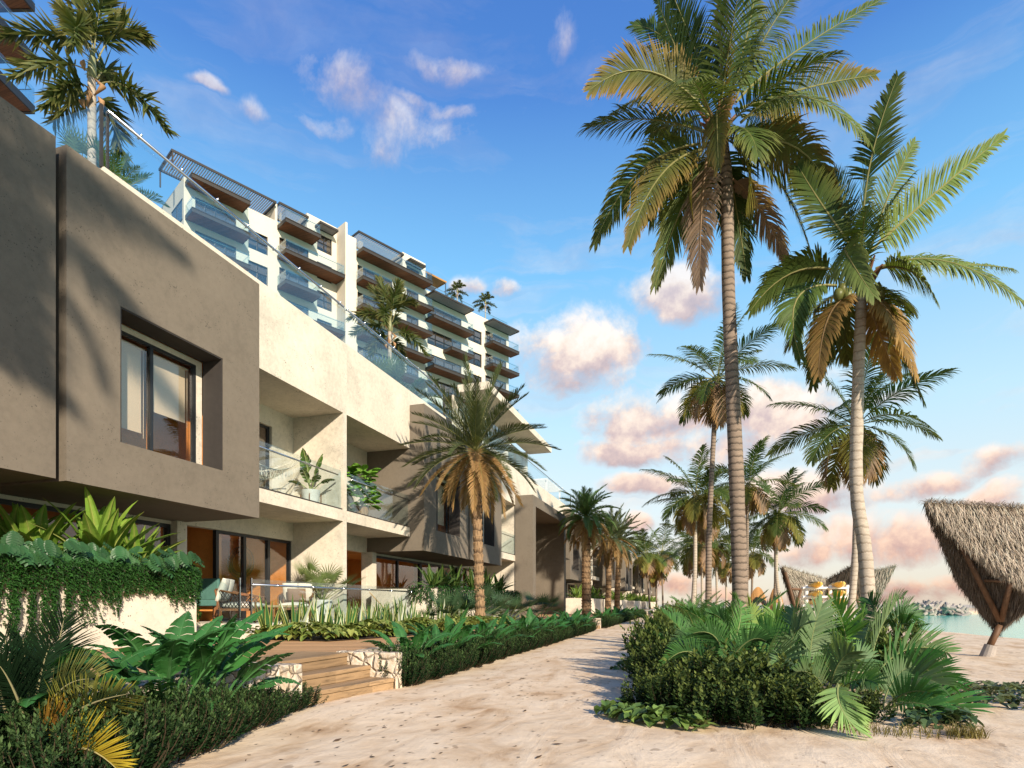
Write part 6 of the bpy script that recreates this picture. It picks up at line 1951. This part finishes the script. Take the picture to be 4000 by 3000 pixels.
for i, (u, v) in enumerate(((2610, 2352), (2608, 2356))):
    p = atd(u, v, 110); m = MB(); m.tube([Vector((p.x, p.y, -.1)), Vector((p.x, p.y, 1.0)), p + Z * .3], [.7, .55, .05], 10)
    tag(m.build("boulder", M["tetra"]), ["pale boulder at the far end of the sand path by the sea", "second pale boulder at the far end of the path, in front of the first"][i], "boulder")

# ---------------------------------------------------------------- palms behind the viewer that shade the near wall
for (x, y, z, R, lab, sd) in ((.4, -4.3, 12.2, 2.6, "coconut palm behind the viewer whose fronds dapple the near taupe wall", 91), (-1.6, -4.4, 10.0, 2.6, "second coconut palm behind the viewer, shading the wall beside the dark joint", 92)):
    root = thing("coconut_palm", (x, y, 0), lab, "palm tree")
    m, out = trunk_mesh([(x + .2, y, -.1), (x + .25, y, z * .5), (x, y, z)], .17, .11, 12, 1.4, 14); m.build("trunk", M["bark"], root, smooth=True)
    m = MB(); coco_crown(m, (x, y, z), R, sd, 20, 44, 3, 3, .6, .045); m.build("crown", M["leaf"], root)
# ---------------------------------------------------------------- world
SUN = Vector((1, -1, .62)).normalized()
EL = math.asin(SUN.z)
w = D.worlds.new("World"); SC.world = w; w.use_nodes = True
nt = w.node_tree; N_ = nt.nodes; Lk = nt.links
bg = N_["Background"]
sky = N_.new("ShaderNodeTexSky"); sky.sky_type = "NISHITA"; sky.sun_disc = False
sky.sun_elevation = EL; sky.sun_rotation = math.atan2(SUN.x, SUN.y)
sky.air_density = 1.0; sky.dust_density = 0.6; sky.ozone_density = 2.5
def wn(t, **k):
    n = N_.new(t)
    for a, b in k.items(): setattr(n, a, b)
    return n
def wm(op, a, b=0.0, cl=False):
    n = wn("ShaderNodeMath", operation=op, use_clamp=cl)
    for i, q in enumerate((a, b)):
        if hasattr(q, "is_output"): Lk.new(q, n.inputs[i])
        else: n.inputs[i].default_value = q
    return n.outputs[0]
def wmix(f, a, b, mode="MIX"):
    n = wn("ShaderNodeMix", data_type="RGBA", blend_type=mode)
    for q, i in ((f, 0), (a, 6), (b, 7)):
        if hasattr(q, "is_output"): Lk.new(q, n.inputs[i])
        else: n.inputs[i].default_value = q if i == 0 else (*q, 1)
    return n.outputs[2]
tc = wn("ShaderNodeTexCoord"); sp_ = wn("ShaderNodeSeparateXYZ"); Lk.new(tc.outputs["Generated"], sp_.inputs[0])
az = wm("ARCTAN2", sp_.outputs[0], sp_.outputs[1]); el = wm("ARCSINE", sp_.outputs[2])
cb0 = wn("ShaderNodeCombineXYZ"); Lk.new(az, cb0.inputs[0]); Lk.new(el, cb0.inputs[1])
def warp(src, scale, amt, det):
    n = wn("ShaderNodeTexNoise"); n.inputs["Scale"].default_value = scale; n.inputs["Detail"].default_value = det; Lk.new(tc.outputs["Generated"], n.inputs["Vector"])
    a = wn("ShaderNodeVectorMath", operation="SUBTRACT"); Lk.new(n.outputs["Color"], a.inputs[0]); a.inputs[1].default_value = (.5, .5, .5)
    b = wn("ShaderNodeVectorMath", operation="MULTIPLY"); Lk.new(a.outputs[0], b.inputs[0]); b.inputs[1].default_value = (amt * 1.5, amt * .7, 0)
    c = wn("ShaderNodeVectorMath", operation="ADD"); Lk.new(src, c.inputs[0]); Lk.new(b.outputs[0], c.inputs[1]); return c.outputs[0]
class _O: pass
cb = _O(); cb.outputs = [warp(warp(cb0.outputs[0], 5.0, .10, 3), 22.0, .035, 4)]
zp = wm("ADD", wm("MAXIMUM", sp_.outputs[2], 0.0), .12)
cp_ = wn("ShaderNodeCombineXYZ"); Lk.new(wm("DIVIDE", sp_.outputs[0], zp), cp_.inputs[0]); Lk.new(wm("DIVIDE", sp_.outputs[1], zp), cp_.inputs[1])
def wnoise(co, s, det=6, ro=.6, dist=0.0):
    n = wn("ShaderNodeTexNoise"); n.inputs["Scale"].default_value = s; n.inputs["Detail"].default_value = det; n.inputs["Roughness"].default_value = ro; n.inputs["Distortion"].default_value = dist
    Lk.new(co, n.inputs["Vector"]); return n.outputs["Fac"]
fb = wnoise(tc.outputs["Generated"], 9.0, 9, .66, .4)
fb2 = wnoise(tc.outputs["Generated"], 24.0, 5, .6)
fbm = wm("ADD", wm("MULTIPLY", fb, .72), wm("MULTIPLY", fb2, .28))
CL = [(2700, 1165, 260, 120, 1.0), (2240, 1400, 260, 160, 1.0), (2430, 1510, 130, 50, .6), (2570, 1640, 290, 120, 1.0), (3010, 1620, 240, 120, 1.0), (2520, 1780, 260, 60, .9), (2830, 1760, 300, 70, .7),
      (3560, 1880, 260, 50, .8), (3880, 1790, 170, 70, .9), (3900, 1960, 150, 80, .9), (3520, 2085, 330, 120, 1.1), (3520, 2295, 520, 60, .9), (2540, 1910, 170, 45, .9), (2500, 2055, 80, 40, .95), (2640, 2290, 170, 48, .8),
      (3180, 1900, 260, 90, .85), (1360, 330, 150, 130, .62), (1740, 265, 150, 80, .55), (1640, 500, 200, 80, .62), (1230, 475, 110, 45, .62), (1700, 425, 170, 40, .6), (770, 320, 70, 26, .6), (940, 410, 70, 45, .6), (2170, 150, 60, 110, .5),
      (1850, 1105, 60, 36, .62), (1980, 1110, 50, 30, .6), (3500, 1260, 90, 60, .75), (2960, 2330, 300, 40, .75), (3100, 2150, 180, 60, .6), (1500, 590, 120, 80, .45), (3400, 1560, 240, 40, .45), (3300, 1450, 140, 40, .4), (2300, 1760, 60, 24, .5)]
dens = None; relh = None
for (u, v, hw, hh, k) in CL:
    rx, ry, rz = ray(u, v); A0 = math.atan2(rx, ry); E0 = math.asin(rz / math.sqrt(rx * rx + ry * ry + rz * rz))
    def ang(u2, v2):
        x, y, z = ray(u2, v2); return math.atan2(x, y), math.asin(z / math.sqrt(x * x + y * y + z * z))
    wa_ = abs(ang(u + hw, v)[0] - A0); we = abs(ang(u, v - hh)[1] - E0)
    s1 = wn("ShaderNodeVectorMath", operation="SUBTRACT"); Lk.new(cb.outputs[0], s1.inputs[0]); s1.inputs[1].default_value = (A0, E0, 0)
    s2 = wn("ShaderNodeVectorMath", operation="MULTIPLY"); Lk.new(s1.outputs[0], s2.inputs[0]); s2.inputs[1].default_value = (1 / (wa_ * 1.42), 1 / (we * 1.4), 0)
    s3 = wn("ShaderNodeVectorMath", operation="LENGTH"); Lk.new(s2.outputs[0], s3.inputs[0])
    dd = wm("MULTIPLY", wm("SUBTRACT", 1.0, wm("POWER", s3.outputs["Value"], 1.6), True), k)
    sx = wn("ShaderNodeSeparateXYZ"); Lk.new(s2.outputs[0], sx.inputs[0])
    hh_ = wm("MULTIPLY", sx.outputs[1], dd)
    if dens is None: dens, relh, tot = dd, hh_, dd
    else: dens, relh, tot = wm("MAXIMUM", dens, dd), wm("ADD", relh, hh_), wm("ADD", tot, dd)
mask_in = wm("ADD", wm("MULTIPLY", dens, .74), wm("MULTIPLY", wm("SUBTRACT", fbm, .51), 2.2))
def wramp(f, stops):
    n = wn("ShaderNodeValToRGB"); e = n.color_ramp.elements
    while len(e) < len(stops): e.new(.5)
    for i, (p, c) in enumerate(stops): e[i].position = p; e[i].color = (*c, 1) if isinstance(c, tuple) else (c, c, c, 1)
    Lk.new(f, n.inputs[0]); return n.outputs[0]
mask = wm("MULTIPLY", wramp(mask_in, [(.10, 0.0), (.3, .4), (.55, .97)]), wm("MULTIPLY", dens, 2.4, True))
mask = wm("MULTIPLY", mask, wramp(el, [(.0, 1.0), (.42, 1.0), (.58, .6), (1.0, .5)]))
hgt = wm("ADD", wm("MULTIPLY", wm("DIVIDE", relh, wm("ADD", tot, .05)), .55), wm("ADD", .5, wm("MULTIPLY", wm("SUBTRACT", fb2, .5), 1.3)))
# long thin veils of high cloud and the banded haze low over the sea
st_ = wn("ShaderNodeVectorMath", operation="MULTIPLY"); Lk.new(cb.outputs[0], st_.inputs[0]); st_.inputs[1].default_value = (2.2, 13.0, 1)
veil = wnoise(st_.outputs[0], 1.0, 7, .62, .6)
veil = wm("MULTIPLY", wramp(veil, [(.50, 0.0), (.72, 1.0)]), wramp(el, [(.0, .75), (.10, .7), (.30, .42), (.55, .22), (.8, .10)]))
mask = wm("MAXIMUM", mask, veil)
SS = 10.0   # sky units per unit of picture brightness at strength 0.1
ccol = wramp(hgt, [(.15, (.54, .46, .51)), (.38, (.74, .60, .59)), (.58, (1.0, .84, .73)), (.8, (1.1, 1.0, .92))])
warm = wramp(wm("MULTIPLY", el, 2.6), [(.0, (.92, .66, .52)), (.3, (1.0, .86, .78)), (.8, (1.0, 1.0, 1.0))])
ccol = wmix(1.0, ccol, warm, "MULTIPLY")
ccs = wn("ShaderNodeVectorMath", operation="SCALE"); Lk.new(ccol, ccs.inputs[0]); ccs.inputs["Scale"].default_value = SS * .62
# evening tint of the clear sky: deeper blue overhead, warm haze at the horizon
grad = wramp(el, [(.0, (.54, .46, .37)), (.05, (.55, .50, .43)), (.14, (.53, .58, .57)), (.28, (.39, .57, .66)), (.5, (.15, .40, .67)), (.7, (.052, .175, .48)), (.9, (.032, .11, .39))])
gs = wn("ShaderNodeVectorMath", operation="SCALE"); Lk.new(grad, gs.inputs[0]); gs.inputs["Scale"].default_value = SS
skc = wmix(.8, sky.outputs[0], gs.outputs[0])
fin = wmix(mask, skc, ccs.outputs[0])
Lk.new(fin, bg.inputs[0]); bg.inputs[1].default_value = .1

sl = D.lights.new("sun", "SUN"); sl.energy = 4.6; sl.angle = math.radians(.8); sl.color = (1.0, .87, .70)
so = D.objects.new("sun", sl); COL.objects.link(so); so.rotation_euler = SUN.to_track_quat("Z", "Y").to_euler(); so.location = (30, -30, 30)
SC.view_settings.view_transform = "Standard"; SC.view_settings.look = "None"; SC.view_settings.exposure = 0.75; SC.view_settings.gamma = 1
SC.cycles.max_bounces = 7; SC.cycles.transparent_max_bounces = 16; SC.cycles.diffuse_bounces = 3; SC.cycles.glossy_bounces = 3
SC.cycles.use_denoising = True
SC.cycles.caustics_reflective = False; SC.cycles.caustics_refractive = False
